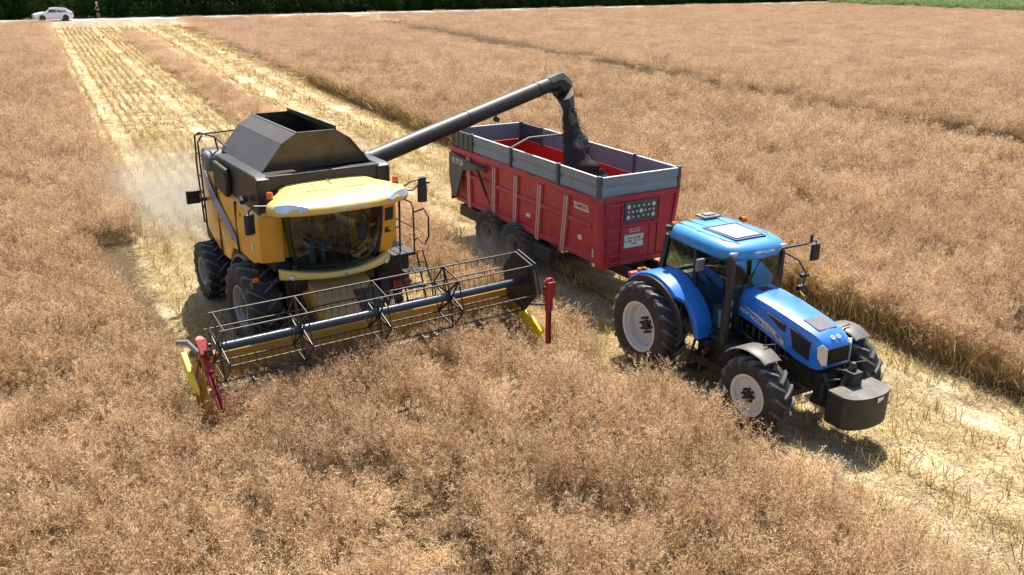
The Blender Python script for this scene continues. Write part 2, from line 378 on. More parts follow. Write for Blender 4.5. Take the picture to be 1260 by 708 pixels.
# ================================================================= VEGETATION TEMPLATES
def straw_mat(name, cols, trans=0.35, posvar=True, rough=0.7):
    """cols: list of colours picked per instance; slow drift across the field"""
    m = bpy.data.materials.new(name); m.use_nodes = True
    n = m.node_tree.nodes; l = m.node_tree.links; n.remove(n['Principled BSDF'])
    oi = n.new('ShaderNodeObjectInfo'); geo = n.new('ShaderNodeNewGeometry')
    isl = geo.outputs['Random Per Island']
    mixr = n.new('ShaderNodeMath'); mixr.operation = 'MULTIPLY_ADD'; mixr.inputs[1].default_value = 0.35; l.new(oi.outputs['Random'], mixr.inputs[0])
    m2 = n.new('ShaderNodeMath'); m2.operation = 'MULTIPLY'; m2.inputs[1].default_value = 0.65; l.new(isl, m2.inputs[0]); l.new(m2.outputs[0], mixr.inputs[2])
    cr = n.new('ShaderNodeValToRGB'); cr.color_ramp.interpolation = 'LINEAR'
    for i, c in enumerate(cols):
        pos = i / (len(cols) - 1)
        if i == 0: e = cr.color_ramp.elements[0]
        elif i == len(cols) - 1: e = cr.color_ramp.elements[-1]
        else: e = cr.color_ramp.elements.new(pos)
        e.position = pos; e.color = (*c, 1)
    l.new(mixr.outputs[0], cr.inputs[0])
    out = cr.outputs[0]
    if posvar:
        no = n.new('ShaderNodeTexNoise'); no.inputs['Scale'].default_value = 0.35; no.inputs['Detail'].default_value = 5; l.new(geo.outputs['Position'], no.inputs[0])
        c2 = n.new('ShaderNodeValToRGB'); c2.color_ramp.elements[0].position = 0.38; c2.color_ramp.elements[0].color = (0.74, 0.66, 0.63, 1); c2.color_ramp.elements[1].position = 0.60; c2.color_ramp.elements[1].color = (1.08, 1.04, 0.98, 1)
        no2 = n.new('ShaderNodeTexNoise'); no2.inputs['Scale'].default_value = 1.9; no2.inputs['Detail'].default_value = 3; l.new(geo.outputs['Position'], no2.inputs[0])
        av = n.new('ShaderNodeMath'); av.operation = 'MULTIPLY_ADD'; av.inputs[1].default_value = .55; l.new(no2.outputs[0], av.inputs[0])
        hv = n.new('ShaderNodeMath'); hv.operation = 'MULTIPLY'; hv.inputs[1].default_value = .45; l.new(no.outputs[0], hv.inputs[0]); l.new(hv.outputs[0], av.inputs[2])
        l.new(av.outputs[0], c2.inputs[0])
        mm = n.new('ShaderNodeMixRGB'); mm.blend_type = 'MULTIPLY'; mm.inputs[0].default_value = 1; l.new(out, mm.inputs[1]); l.new(c2.outputs[0], mm.inputs[2]); out = mm.outputs[0]
    d = n.new('ShaderNodeBsdfDiffuse'); l.new(out, d.inputs[0])
    t = n.new('ShaderNodeBsdfTranslucent'); l.new(out, t.inputs[0])
    mx = n.new('ShaderNodeMixShader'); mx.inputs[0].default_value = trans; l.new(d.outputs[0], mx.inputs[1]); l.new(t.outputs[0], mx.inputs[2])
    l.new(mx.outputs[0], n['Material Output'].inputs[0])
    return m

PODM = straw_mat('ripe pods', [(0.09, 0.05, 0.027), (0.44, 0.28, 0.155), (0.82, 0.59, 0.375), (0.92, 0.725, 0.485), (0.95, 0.84, 0.62)], 0.42)
FARM = straw_mat('ripe canopy', [(0.30, 0.185, 0.105), (0.64, 0.45, 0.285), (0.78, 0.58, 0.395), (0.85, 0.69, 0.50)], 0.4)
STEMM = straw_mat('crop stems', [(0.25, 0.17, 0.07), (0.42, 0.32, 0.14), (0.50, 0.40, 0.20)], 0.1)
STUBM = straw_mat('cut stubble', [(0.38, 0.29, 0.11), (0.66, 0.53, 0.24), (0.80, 0.69, 0.36), (0.88, 0.79, 0.52)], 0.45)
LITM = straw_mat('straw litter', [(0.14, 0.09, 0.045), (0.50, 0.37, 0.19), (0.74, 0.62, 0.38), (0.84, 0.74, 0.52), (0.90, 0.84, 0.68)], 0.25)
WEEDM = straw_mat('green regrowth', [(0.16, 0.17, 0.03), (0.40, 0.38, 0.07), (0.62, 0.54, 0.14)], 0.3)

def arr_mesh(name, quads, mats, matidx):
    q = np.asarray(quads, dtype=np.float32)
    k = q.shape[1]; nf = q.shape[0]
    me = bpy.data.meshes.new(name)
    me.vertices.add(nf * k); me.vertices.foreach_set('co', q.reshape(-1))
    me.loops.add(nf * k); me.loops.foreach_set('vertex_index', np.arange(nf * k, dtype=np.int32))
    me.polygons.add(nf); me.polygons.foreach_set('loop_start', np.arange(0, nf * k, k, dtype=np.int32)); me.polygons.foreach_set('loop_total', np.full(nf, k, dtype=np.int32))
    me.polygons.foreach_set('material_index', np.asarray(matidx, dtype=np.int32))
    for m_ in mats: me.materials.append(m_)
    me.update(); me.validate()
    return me
def strip(a, b, w, r_):
    """thin four-sided leaf-like blade from a to b"""
    a = np.array(a); b = np.array(b); d = b - a; L = np.linalg.norm(d) + 1e-9; d = d / L
    u = np.cross(d, r_.normal(size=3)); u /= np.linalg.norm(u) + 1e-9
    return [a - u * w * .35, a + d * L * .5 - u * w * .5 , b, a + d * L * .5 + u * w * .5]
def plant_mesh(name, seed, rad=0.3, nst=6, nbr=8, npod=13, podl=0.060, podw=0.0078, H=1.08, lean=0.0, leanaz=0.0):
    r_ = np.random.default_rng(seed); Q = []; MI = []
    for i in range(nst):
        ang = r_.uniform(0, 2 * PI); rr = rad * math.sqrt(r_.random()) * .8
        base = np.array([rr * math.cos(ang), rr * math.sin(ang), 0.0])
        tl = np.array([r_.normal(0, .12) + lean * math.cos(leanaz), r_.normal(0, .12) + lean * math.sin(leanaz), 0])
        h = H * r_.uniform(.86, 1.06) * (1 - .30 * (rr / rad) ** 1.5)
        pts = [base + tl * (z ** 1.6) + np.array([0, 0, z * h]) for z in (0, .35, .7, 1.0)]
        for a, b, w in zip(pts[:-1], pts[1:], (.012, .009, .006)):
            for _ in range(2):
                d = b - a; u = np.cross(d, r_.normal(size=3)); u /= np.linalg.norm(u); Q.append([a - u * w / 2, b - u * w * .35, b + u * w * .35, a + u * w / 2]); MI.append(1)
        for j in range(nbr):
            f = r_.uniform(.38, .98); k = min(2, int(f / .3501)); a0 = base + tl * (f ** 1.6) + np.array([0, 0, f * h])
            az = r_.uniform(0, 2 * PI); el = r_.uniform(.5, 1.25); L = r_.uniform(.22, .42) * (1.15 - .5 * f)
            d = np.array([math.cos(az) * math.cos(el), math.sin(az) * math.cos(el), math.sin(el)])
            b0 = a0 + d * L; b0[2] = min(b0[2], H * 1.12)
            Q.append(strip(a0, b0, .004, r_)); MI.append(1)
            for q_ in range(npod):
                g_ = (q_ + .5) / npod; c0 = a0 + (b0 - a0) * (.15 + .85 * g_)
                pd = d * r_.uniform(.2, .9) + r_.normal(size=3) * .75; pd[2] += .15; pd /= np.linalg.norm(pd)
                Q.append(strip(c0, c0 + pd * podl * r_.uniform(.7, 1.25), podw * r_.uniform(.7, 1.2), r_)); MI.append(0)
    return arr_mesh(name, Q, [PODM, STEMM], MI)
def far_mesh(name, seed, rad=0.6, n_=420, H=1.0, pl=0.11, pw=0.02):
    r_ = np.random.default_rng(seed); Q = []
    for i in range(n_):
        ang = r_.uniform(0, 2 * PI); rr = rad * math.sqrt(r_.random())
        z = H * (1 - .55 * r_.random() ** 1.7) + r_.normal(0, .03)
        c = np.array([rr * math.cos(ang), rr * math.sin(ang), z]); d = r_.normal(size=3); d[2] = abs(d[2]) * .8 + .3; d /= np.linalg.norm(d)
        Q.append(strip(c, c + d * pl * r_.uniform(.6, 1.3), pw * r_.uniform(.7, 1.3), r_))
    return arr_mesh(name, Q, [FARM], [0] * len(Q))
def stub_mesh(name, seed, n_=7, L=0.5, far=False):
    """a short piece of a stubble row along local y"""
    r_ = np.random.default_rng(seed); Q = []; MI = []
    for i in range(n_):
        y = r_.uniform(-L / 2, L / 2); x = r_.normal(0, .03 if far else .06); h = r_.uniform(.14, .34); w = r_.uniform(.008, .013) * (1.3 if far else 1)
        tl = r_.normal(0, .09, 2)
        if r_.random() < .3: tl = r_.normal(0, .25, 2); h *= .8
        a = np.array([x, y, 0]); b = a + [tl[0], tl[1], h]; u = np.array([w / 2, 0, 0]); v = np.array([0, w / 2, 0])
        for k in range(4):
            c0 = [(-1, -1), (1, -1), (1, 1), (-1, 1)][k]; c1 = [(-1, -1), (1, -1), (1, 1), (-1, 1)][(k + 1) % 4]
            Q.append([a + u * c0[0] + v * c0[1], a + u * c1[0] + v * c1[1], b + (u * c1[0] + v * c1[1]) * .8, b + (u * c0[0] + v * c0[1]) * .8]); MI.append(0)
        Q.append([b - u - v, b + u - v, b + u + v, b - u + v]); MI.append(1)
        if r_.random() < .3:
            for _ in range(2):
                c = a + (b - a) * r_.uniform(.2, .9); d = r_.normal(size=3); d[2] = abs(d[2]); d /= np.linalg.norm(d)
                Q.append(strip(c, c + d * .08, .005, r_)); MI.append(0 if r_.random() < .8 else 2)
    return arr_mesh(name, Q, [STUBM, LITM, WEEDM], MI)
DARKM = straw_mat('dark crumbs', [(0.03, 0.02, 0.012), (0.07, 0.045, 0.02), (0.12, 0.08, 0.04)], 0.0)
def litter_mesh(name, seed, n_=150, rad=.45, lw=(.06, .22), ww=(.004, .010), hmax=.06, weed=0.07):
    r_ = np.random.default_rng(seed); Q = []; MI = []
    for i in range(n_):
        a0 = r_.uniform(0, 2 * PI); rr = rad * math.sqrt(r_.random()); z = r_.random() ** 2 * hmax + .006
        c = np.array([rr * math.cos(a0), rr * math.sin(a0), z]); az = r_.uniform(0, 2 * PI); el = r_.normal(0, .18)
        d = np.array([math.cos(az), math.sin(az), math.sin(el)]); L = r_.uniform(*lw); w = r_.uniform(*ww)
        e = c + d * L; e[2] = max(e[2], .006); u = np.array([-d[1], d[0], r_.normal(0, .3)]); u /= np.linalg.norm(u)
        Q.append([c - u * w / 2, e - u * w / 2, e + u * w / 2, c + u * w / 2]); MI.append(2 if r_.random() < weed else (0 if r_.random() < .25 else 1))
    for i in range(n_ // 4 if lw[0] < .1 else 0):
        a0 = r_.uniform(0, 2 * PI); rr = rad * math.sqrt(r_.random()); c = np.array([rr * math.cos(a0), rr * math.sin(a0), r_.uniform(.012, .05)]); az = r_.uniform(0, 2 * PI); L = r_.uniform(.3, .5) * lw[0] * 1.6; w = L * r_.uniform(.3, .7)
        d = np.array([math.cos(az), math.sin(az), 0]); u = np.array([-d[1], d[0], 0]); Q.append([c - u * w / 2, c + d * L - u * w / 2, c + d * L + u * w / 2, c + u * w / 2]); MI.append(3)
    return arr_mesh(name, Q, [STUBM, LITM, WEEDM, DARKM], MI)

def template(name, meshes):
    c = bpy.data.collections.new(name)
    for i, me in enumerate(meshes):
        o = bpy.data.objects.new('%s_%02d' % (name, i), me); c.objects.link(o)
    return c
def scatter(name, coll, pos, rot, scl, idx, label):
    me = bpy.data.meshes.new(name); n_ = len(pos)
    me.vertices.add(n_); me.vertices.foreach_set('co', np.asarray(pos, dtype=np.float32).reshape(-1))
    for nm, dat in (('rot', rot), ('scl', scl)):
        a = me.attributes.new(nm, 'FLOAT_VECTOR', 'POINT'); a.data.foreach_set('vector', np.asarray(dat, dtype=np.float32).reshape(-1))
    a = me.attributes.new('idx', 'INT', 'POINT'); a.data.foreach_set('value', np.asarray(idx, dtype=np.int32))
    o = bpy.data.objects.new(name, me); COL.objects.link(o)
    ng = bpy.data.node_groups.new(name, 'GeometryNodeTree')
    ng.interface.new_socket('Geometry', in_out='INPUT', socket_type='NodeSocketGeometry'); ng.interface.new_socket('Geometry', in_out='OUTPUT', socket_type='NodeSocketGeometry')
    N = ng.nodes; L = ng.links
    gi = N.new('NodeGroupInput'); gout = N.new('NodeGroupOutput'); iop = N.new('GeometryNodeInstanceOnPoints')
    ci = N.new('GeometryNodeCollectionInfo'); ci.inputs[0].default_value = coll; ci.inputs['Separate Children'].default_value = True; ci.inputs['Reset Children'].default_value = True
    def na(nm, ty):
        x = N.new('GeometryNodeInputNamedAttribute'); x.data_type = ty; x.inputs[0].default_value = nm; return x.outputs[0]
    L.new(gi.outputs[0], iop.inputs['Points']); L.new(ci.outputs[0], iop.inputs['Instance']); iop.inputs['Pick Instance'].default_value = True
    L.new(na('idx', 'INT'), iop.inputs['Instance Index'])
    er = N.new('FunctionNodeEulerToRotation'); L.new(na('rot', 'FLOAT_VECTOR'), er.inputs[0]); L.new(er.outputs[0], iop.inputs['Rotation'])
    L.new(na('scl', 'FLOAT_VECTOR'), iop.inputs['Scale']); L.new(iop.outputs[0], gout.inputs[0])
    md = o.modifiers.new('scatter', 'NODES'); md.node_group = ng
    o['kind'] = 'stuff'; o['label'] = label
    return o

# camera visibility of ground points, with a generous margin
def cam_xy(x, y, z):
    X, Y, Z = x, y, z - CAM_H; s_, c_ = math.sin(PITCH), math.cos(PITCH)
    d = Y * c_ - Z * s_; u = Y * s_ + Z * c_
    px = 630 + FPX * X / np.maximum(d, .01); py = 354 - FPX * u / np.maximum(d, .01)
    return px, py, d
def visible(x, y, mx=190, mb=220):
    px, py, d = cam_xy(x, y, 0.8)
    return (d > 1) & (px > -mx) & (px < 1260 + mx) & (py < 708 + mb) & (py > -60)

def jgrid(x0, x1, y0, y1, step, r_):
    X, Y = np.meshgrid(np.arange(x0, x1, step), np.arange(y0, y1, step)); X = X.ravel(); Y = Y.ravel()
    return X + r_.uniform(-.5, .5, X.size) * step, Y + r_.uniform(-.5, .5, X.size) * step

def in_frame(pos, yaw, x, y, x0, x1, y0, y1):
    c, s_ = math.cos(yaw), math.sin(yaw); dx = x - pos[0]; dy = y - pos[1]; lx = dx * c + dy * s_; ly = -dx * s_ + dy * c
    return (lx > x0) & (lx < x1) & (ly > y0) & (ly < y1), lx, ly

EDGE_NEAR = 10.5
def crop_height(x, y):
    """relative height of the standing crop: 0 where it is cut or driven down"""
    s_ = x * UU[0] + y * UU[1]; t = x * VV[0] + y * VV[1]
    w1 = (N1(x, y, 1.7) - .5) * .5
    h = np.ones_like(x)
    tt = t + w1
    cutA = (t + w1 * .5 > 2.0) & (tt < 8.55) & (s_ > 15.0)
    cutC = (tt > 10.75) & (tt < 16.3) & (s_ > 14.0)
    cutN = (tt > np.where(s_ > 8.5, EDGE_NEAR - .55, EDGE_NEAR - .05)) & (tt < 16.3) & (s_ <= 14.0)
    h[cutA | cutC | cutN] = 0
    # combine and header footprint: the crop in front of the knife still stands
    a, lx, ly = in_frame(CB_POS, CB_YAW, x, y, -9, 3.62, -3.45, 3.55)
    front, lx2, ly2 = in_frame(CB_POS, CB_YAW, x, y, 3.62, 12, -6, 6)
    h[front & (tt < 8.6 + .9)] = 1
    h[a] = 0
    a, _, _ = in_frame(CB_POS, CB_YAW, x, y, 3.6, 5.6, 2.5, 3.75); h[a] *= .5
    a, _, _ = in_frame(CB_POS, CB_YAW, x, y, 3.0, 4.9, -3.9, -3.2); h[a] *= .6
    # tractor and trailer footprints
    a, _, _ = in_frame(TC_POS, TC_YAW, x, y, -1.3, 3.9, -1.75, 1.8); h[a] = 0
    a, _, _ = in_frame(TR_POS, TR_YAW, x, y, -7.6, 2.5, -1.35, 1.4); h[a] = 0
    # edges thin out
    e = (tt > 9.4) & (tt <= EDGE_NEAR) & (s_ <= 16) & (h > 0); h[e] *= .62
    stripB = (tt >= 8.55) & (tt <= 10.75) & (s_ > 15.5); h[stripB & (h > 0)] *= .62
    # headlands by the road
    h[(s_ > 109) & (tt > 1.9) & (tt < 16.5)] = 0
    hx, hy = x - RD0.x, y - RD0.y; dn = hx * RDn.x + hy * RDn.y
    h[dn > -3.6] = 0
    h[(s_ > 103) & (tt >= 8.5) & (tt < 16.3)] = 0
    h[(s_ < 23.5) & (s_ > 13.5) & (tt > 9.75) & (tt < 16.3)] = 0
    # wheel furrows in the right-hand field
    for t0 in (39.4,):
        h[(abs(t - t0 + (N2(x, y, 9) - .5) * .6) < np.where(np.hypot(x, y) > 62, 2.3, 1.55) * (.75 + .5 * N3(x, y, 4.)))] = 0
    for t0 in (66., 93.):
        h[(abs(t - t0) < 1.2) & (N3(x, y, 5.) > .5)] *= .4
    # pale strip and green field to the far right
    far = x * 0.643 + y * 0.766   # along the normal of the far-right boundary
    h[far > 183] = 0
    h[(far > 171) & (far < 174)] *= .2
    # lodged holes
    n_ = N2(x, y, .9) * .6 + N3(x, y, 2.3) * .4
    hole = np.clip((.35 - n_) / .08, 0, 1); h = h * (1 - .62 * hole)
    h *= .74 + .16 * N1(x, y, 3.1) + .38 * N2(x, y, .6)
    return h

def make_crop():
    near = template('crop_plant', [plant_mesh('crop_plant', 20 + i) for i in range(7)])
    mid = template('crop_clump', [plant_mesh('crop_clump', 60 + i, rad=.42, nst=7, nbr=8, npod=6, podl=.085, podw=.013) for i in range(5)])
    far = template('crop_patch', [far_mesh('crop_patch', 80 + i, rad=.8) for i in range(5)])
    def go(name, coll, nvar, x, y, sc, label, seed):
        r_ = np.random.default_rng(seed)
        h = crop_height(x, y); k = (h > .12); x, y, h = x[k], y[k], h[k]
        n_ = len(x); pos = np.stack([x, y, np.zeros(n_)], 1)
        rot = np.stack([r_.normal(0, .05, n_), r_.normal(0, .05, n_), r_.uniform(0, 2 * PI, n_)], 1)
        s0 = r_.uniform(.82, 1.18, n_) * sc; scl = np.stack([s0, s0, h * r_.uniform(.86, 1.14, n_)], 1)
        print(name, n_)
        scatter(name, coll, pos, rot, scl, r_.integers(0, nvar, n_), label)
    r_ = np.random.default_rng(5)
    x, y = jgrid(-22, 26, 4, 42, .315, r_); d = np.hypot(x, y); k = visible(x, y) & (d + r_.normal(0, 2.5, len(d)) < 33); go('ripe_crop', near, 7, x[k], y[k], 1.0, 'dense dry pinkish brown oilseed crop standing around the machines', 1)
    x, y = jgrid(-62, 65, 20, 92, .42, r_); d = np.hypot(x, y); k = visible(x, y) & (d + r_.normal(0, 2.5, len(d)) >= 32) & (d + r_.normal(0, 7, len(d)) < 70); go('ripe_crop', mid, 5, x[k], y[k], 1.0, 'dry brown oilseed crop of the middle distance', 2)
    x, y = jgrid(-140, 190, 45, 245, .85, r_); d = np.hypot(x, y); k = visible(x, y) & (d + r_.normal(0, 7, len(d)) >= 68) ; go('ripe_crop', far, 5, x[k], y[k], 1.0, 'dry brown oilseed crop stretching to the far road', 3)
make_crop()
def crop_wall():
    # the outermost plants of the right-hand crop, tall and close together
    r_ = np.random.default_rng(55); near = template('edge_plant', [plant_mesh('edge_plant', 700 + i, rad=.22, nst=7, nbr=6, npod=9, lean=.35, leanaz=math.atan2(-VV[1], -VV[0])) for i in range(4)])
    s_ = np.concatenate([r_.uniform(2, 30, 700), r_.uniform(30, 60, 500)]); t = 16.55 + np.abs(r_.normal(0, .35, s_.size)); x = s_ * UU[0] + t * VV[0]; y = s_ * UU[1] + t * VV[1]; k = visible(x, y); x, y = x[k], y[k]; n_ = len(x)
    scatter('ripe_crop', near, np.stack([x, y, 0 * x], 1), np.stack([r_.normal(0, .06, n_), r_.normal(0, .06, n_), r_.normal(0, .4, n_)], 1), np.stack([np.ones(n_), np.ones(n_), r_.uniform(.95, 1.18, n_)], 1), r_.integers(0, 4, n_), 'tall outermost crop plants along the cut edge right of the tractor lane')
crop_wall()

def in_stubble(x, y):
    s_ = x * UU[0] + y * UU[1]; t = x * VV[0] + y * VV[1]
    hx, hy = x - RD0.x, y - RD0.y; dn = hx * RDn.x + hy * RDn.y
    return (((t > 1.9) & (t < 8.7) & (s_ > 15)) | ((t > 9.2) & (t < 16.5))) & (dn < -3.4)
def make_stubble():
    r_ = np.random.default_rng(9)
    near = template('stubble_row', [stub_mesh('stubble_row', 200 + i, 10) for i in range(8)])
    fart = template('stubble_row_far', [stub_mesh('stubble_row_far', 230 + i, 15, 1.4, True) for i in range(5)])
    for nm, coll, nv, step, d0, d1, lab in (('stubble', near, 8, .42, 0, 45, 'short cut yellow stubble rows beside the blue tractor and yellow harvester'), ('stubble', fart, 5, 1.2, 45, 150, 'pale rows of cut stubble reaching back to the road')):
        P = []
        for t in np.arange(2.15, 16.3, .45):
            s_ = np.arange(2, 130, step); s_ = s_ + r_.uniform(-.4, .4, s_.size) * step; tt = t + r_.normal(0, .03, s_.size)
            x = s_ * UU[0] + tt * VV[0]; y = s_ * UU[1] + tt * VV[1]; P.append(np.stack([x, y], 1))
        P = np.concatenate(P); x, y = P[:, 0], P[:, 1]; d = np.hypot(x, y); t = x * VV[0] + y * VV[1]
        k = in_stubble(x, y) & visible(x, y) & (d >= d0) & (d < d1)
        for tw in (3.05, 6.6, 11.3, 12.7, 14.9): k &= ~((abs(t - tw) < .3) & (r_.random(len(t)) < .85))
        a, _, _ = in_frame(TC_POS, TC_YAW, x, y, -1, 3.8, -1.7, 1.7); k &= ~(a & (r_.random(len(t)) < .7))
        x, y = x[k], y[k]; n_ = len(x); print('stubble', n_)
        rot = np.stack([np.zeros(n_), np.zeros(n_), -RA + PI * r_.integers(0, 2, n_) + r_.normal(0, .06, n_)], 1); rot[:, 2] = -RA + PI * r_.integers(0, 2, n_)
        sc = r_.uniform(.75, 1.15, n_); scatter(nm, coll, np.stack([x, y, np.zeros(n_)], 1), rot, np.stack([sc, sc, sc * (.7 + .5 * N1(x, y, 1.2))], 1), r_.integers(0, nv, n_), lab)
    lit = template('straw_litter', [litter_mesh('straw_litter', 300 + i, 230, .45, (.03, .15), (.003, .007)) for i in range(6)])
    litf = template('straw_litter_far', [litter_mesh('straw_litter_far', 330 + i, 160, 1.1, (.15, .45), (.015, .035), .08, .01) for i in range(4)])
    for coll, nv, step, d0, d1 in ((lit, 6, .33, 0, 45), (litf, 4, 1.3, 45, 150)):
        x, y = jgrid(-75, 45, 3, 140, step, r_); d = np.hypot(x, y); k = in_stubble(x, y) & visible(x, y) & (d >= d0) & (d < d1); x, y = x[k], y[k]
        k = N2(x, y, .8) + r_.random(len(x)) * .5 > .5; x, y = x[k], y[k]; n_ = len(x); print('litter', n_)
        sc = r_.uniform(.8, 1.2, n_); scatter('straw_litter', coll, np.stack([x, y, np.zeros(n_)], 1), np.stack([np.zeros(n_), np.zeros(n_), r_.uniform(0, 6.28, n_)], 1), np.stack([sc] * 3, 1), r_.integers(0, nv, n_), 'loose pale straw and chaff lying between the stubble rows')
make_stubble()

def make_edge_stems():
    """long bare stems leaning over the cut edge of the right-hand crop"""
    r_ = np.random.default_rng(31); Q = []; MI = []
    for s_ in np.arange(2, 60, .035):
        n_ = 1 if s_ > 25 else 2
        for _ in range(n_):
            t = 16.35 + abs(r_.normal(0, .35)) - .15; ss = s_ + r_.normal(0, .1)
            a = np.array([*st(ss, t), 0.0]); L = r_.uniform(.6, 1.25); lean = r_.normal(.35, .3); ls = r_.normal(-.3, .4)
            dx = -VV * lean + UU * ls; d = np.array([dx[0], dx[1], 1.0]); d /= np.linalg.norm(d); b = a + d * L; b[2] -= .1 * L * lean
            w = r_.uniform(.010, .017) * (1 if s_ < 25 else 1.7); mid = a + (b - a) * .55 + [0, 0, .05]
            for p0, p1 in ((a, mid), (mid, b)):
                for _k in range(2):
                    dd = p1 - p0; u = np.cross(dd, r_.normal(size=3)); u /= np.linalg.norm(u); Q.append([p0 - u * w / 2, p1 - u * w * .4, p1 + u * w * .4, p0 + u * w / 2]); MI.append(0 if r_.random() < .8 else 1)
    me = arr_mesh('leaning_stems', Q, [STEMM, STUBM], MI); o = bpy.data.objects.new('leaning_stems', me); COL.objects.link(o); o['kind'] = 'stuff'; o['label'] = 'long bare yellowish stems leaning out of the cut crop edge'
make_edge_stems()

# green field and grass bank at the far right
def greenmat(name, c0, c1, sc=1.5, tr=.25):
    return straw_mat(name, [c0, tuple((a + b) / 2 for a, b in zip(c0, c1)), c1], tr)
MAIZE = greenmat('maize leaves', (0.20, 0.29, 0.12), (0.46, 0.58, 0.28))
def blade_patch(name, seed, n_, rad, H, L, w, mat):
    r_ = np.random.default_rng(seed); Q = []
    for i in range(n_):
        a0 = r_.uniform(0, 2 * PI); rr = rad * math.sqrt(r_.random()); z = H * r_.uniform(.15, 1.0); c = np.array([rr * math.cos(a0), rr * math.sin(a0), z])
        az = r_.uniform(0, 2 * PI); el = r_.uniform(.1, 1.2); d = np.array([math.cos(az) * math.cos(el), math.sin(az) * math.cos(el), math.sin(el)]); Q.append(strip(c, c + d * L * r_.uniform(.6, 1.2), w, r_))
    return arr_mesh(name, Q, [mat], [0] * n_)
mz = template('maize_patch', [blade_patch('maize_patch', 400 + i, 260, 1.0, 1.5, .55, .10, MAIZE) for i in range(4)])
x, y = jgrid(40, 290, 90, 330, 1.35, rng); far = x * 0.643 + y * 0.766
k = (far > 185) & (far < 262) & visible(x, y); hx, hy = x - RD0.x, y - RD0.y; dn = hx * RDn.x + hy * RDn.y; k &= (dn < -4); x, y = x[k], y[k]; print('maize', len(x))
sc = rng.uniform(.85, 1.15, len(x))
scatter('green_maize', mz, np.stack([x, y, np.zeros(len(x))], 1), np.stack([0 * x, 0 * x, rng.uniform(0, 6.28, len(x))], 1), np.stack([sc] * 3, 1), rng.integers(0, 4, len(x)), 'bright green maize field beyond the far right corner of the crop')

# ================================================================= TREES
BARK = paint('bark', (0.09, 0.07, 0.05), 0.9, dust=0.1, updust_lit=0, var=0.4)
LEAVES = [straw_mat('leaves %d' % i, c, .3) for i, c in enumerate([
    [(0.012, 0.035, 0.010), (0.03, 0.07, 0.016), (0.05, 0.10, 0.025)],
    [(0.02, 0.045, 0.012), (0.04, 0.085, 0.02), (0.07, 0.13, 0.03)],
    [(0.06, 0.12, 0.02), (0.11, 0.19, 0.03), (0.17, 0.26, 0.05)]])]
def crown_mesh(seed, h, w, nclump, nleaf, mat, low=.1):
    r_ = np.random.default_rng(seed); Q = []
    for c in range(nclump):
        z = low + (h - low) * r_.random() ** .85; f = (z - low) / (h - low); rad = w * (math.sin(min(1, .18 + f * .95) * PI) ** .5 * .55 + .45 * (1 - f)); a = r_.uniform(0, 2 * PI); rr = rad * r_.uniform(.35, 1.0)
        cc = np.array([rr * math.cos(a), rr * math.sin(a), z]); cs = r_.uniform(.35, .8)
        for i in range(nleaf):
            q = cc + r_.normal(size=3) * cs * [.5, .5, .38]; q[2] = max(q[2], .05); d = r_.normal(size=3); d /= np.linalg.norm(d); Q.append(strip(q, q + d * r_.uniform(.16, .30), .13, r_))
    return arr_mesh('crown', Q, [mat], [0] * len(Q))
def trunk_mb(seed, h):
    r_ = random.Random(seed); m_ = MB(); p = Vector((0, 0, -.1)); pts = [p.copy()]
    for i in range(5): p = p + Vector((r_.uniform(-.15, .15), r_.uniform(-.15, .15), h / 6)); pts.append(p.copy())
    m_.tube(pts, [.2, .17, .14, .11, .08, .04], 8)
    for i in range(6):
        b = pts[2 + i % 3]; a = r_.uniform(0, 6.28); e = b + Vector((math.cos(a) * 1.4, math.sin(a) * 1.4, 1.2)); m_.tube([b, (b + e) / 2 + Vector((0, 0, .2)), e], [.07, .05, .02], 6)
    return m_
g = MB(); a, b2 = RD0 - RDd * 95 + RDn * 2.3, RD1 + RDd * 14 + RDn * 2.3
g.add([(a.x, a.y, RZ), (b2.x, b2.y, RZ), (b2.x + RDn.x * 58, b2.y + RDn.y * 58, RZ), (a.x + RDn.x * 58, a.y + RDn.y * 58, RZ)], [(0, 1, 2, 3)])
ff = g.build('forest_floor', paint('forest floor', (.035, .04, .018), .95, dust=.3, dustcol=(.06, .05, .03), updust_lit=0, scale=.6), smooth=0, recalc=False); ff['kind'] = 'structure'; ff['label'] = 'dark shaded ground under the trees beyond the road'
variants = []
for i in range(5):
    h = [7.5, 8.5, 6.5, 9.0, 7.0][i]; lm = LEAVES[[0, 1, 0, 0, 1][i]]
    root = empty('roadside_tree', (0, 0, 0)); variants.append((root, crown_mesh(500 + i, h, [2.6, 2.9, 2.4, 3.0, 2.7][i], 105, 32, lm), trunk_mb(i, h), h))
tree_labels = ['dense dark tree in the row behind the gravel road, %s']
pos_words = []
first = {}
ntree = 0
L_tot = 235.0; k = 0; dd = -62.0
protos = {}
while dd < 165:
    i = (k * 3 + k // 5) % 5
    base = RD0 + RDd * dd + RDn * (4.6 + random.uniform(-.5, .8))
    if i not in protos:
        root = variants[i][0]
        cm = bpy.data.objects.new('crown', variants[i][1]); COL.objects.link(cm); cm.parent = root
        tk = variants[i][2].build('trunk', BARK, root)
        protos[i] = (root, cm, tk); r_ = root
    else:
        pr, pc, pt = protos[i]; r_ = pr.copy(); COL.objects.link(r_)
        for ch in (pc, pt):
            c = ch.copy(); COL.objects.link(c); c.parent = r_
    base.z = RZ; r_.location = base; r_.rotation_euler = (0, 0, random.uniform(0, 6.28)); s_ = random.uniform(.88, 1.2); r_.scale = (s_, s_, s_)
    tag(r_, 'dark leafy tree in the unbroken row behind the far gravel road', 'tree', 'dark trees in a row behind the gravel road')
    k += 1; dd += random.uniform(3.0, 4.0)
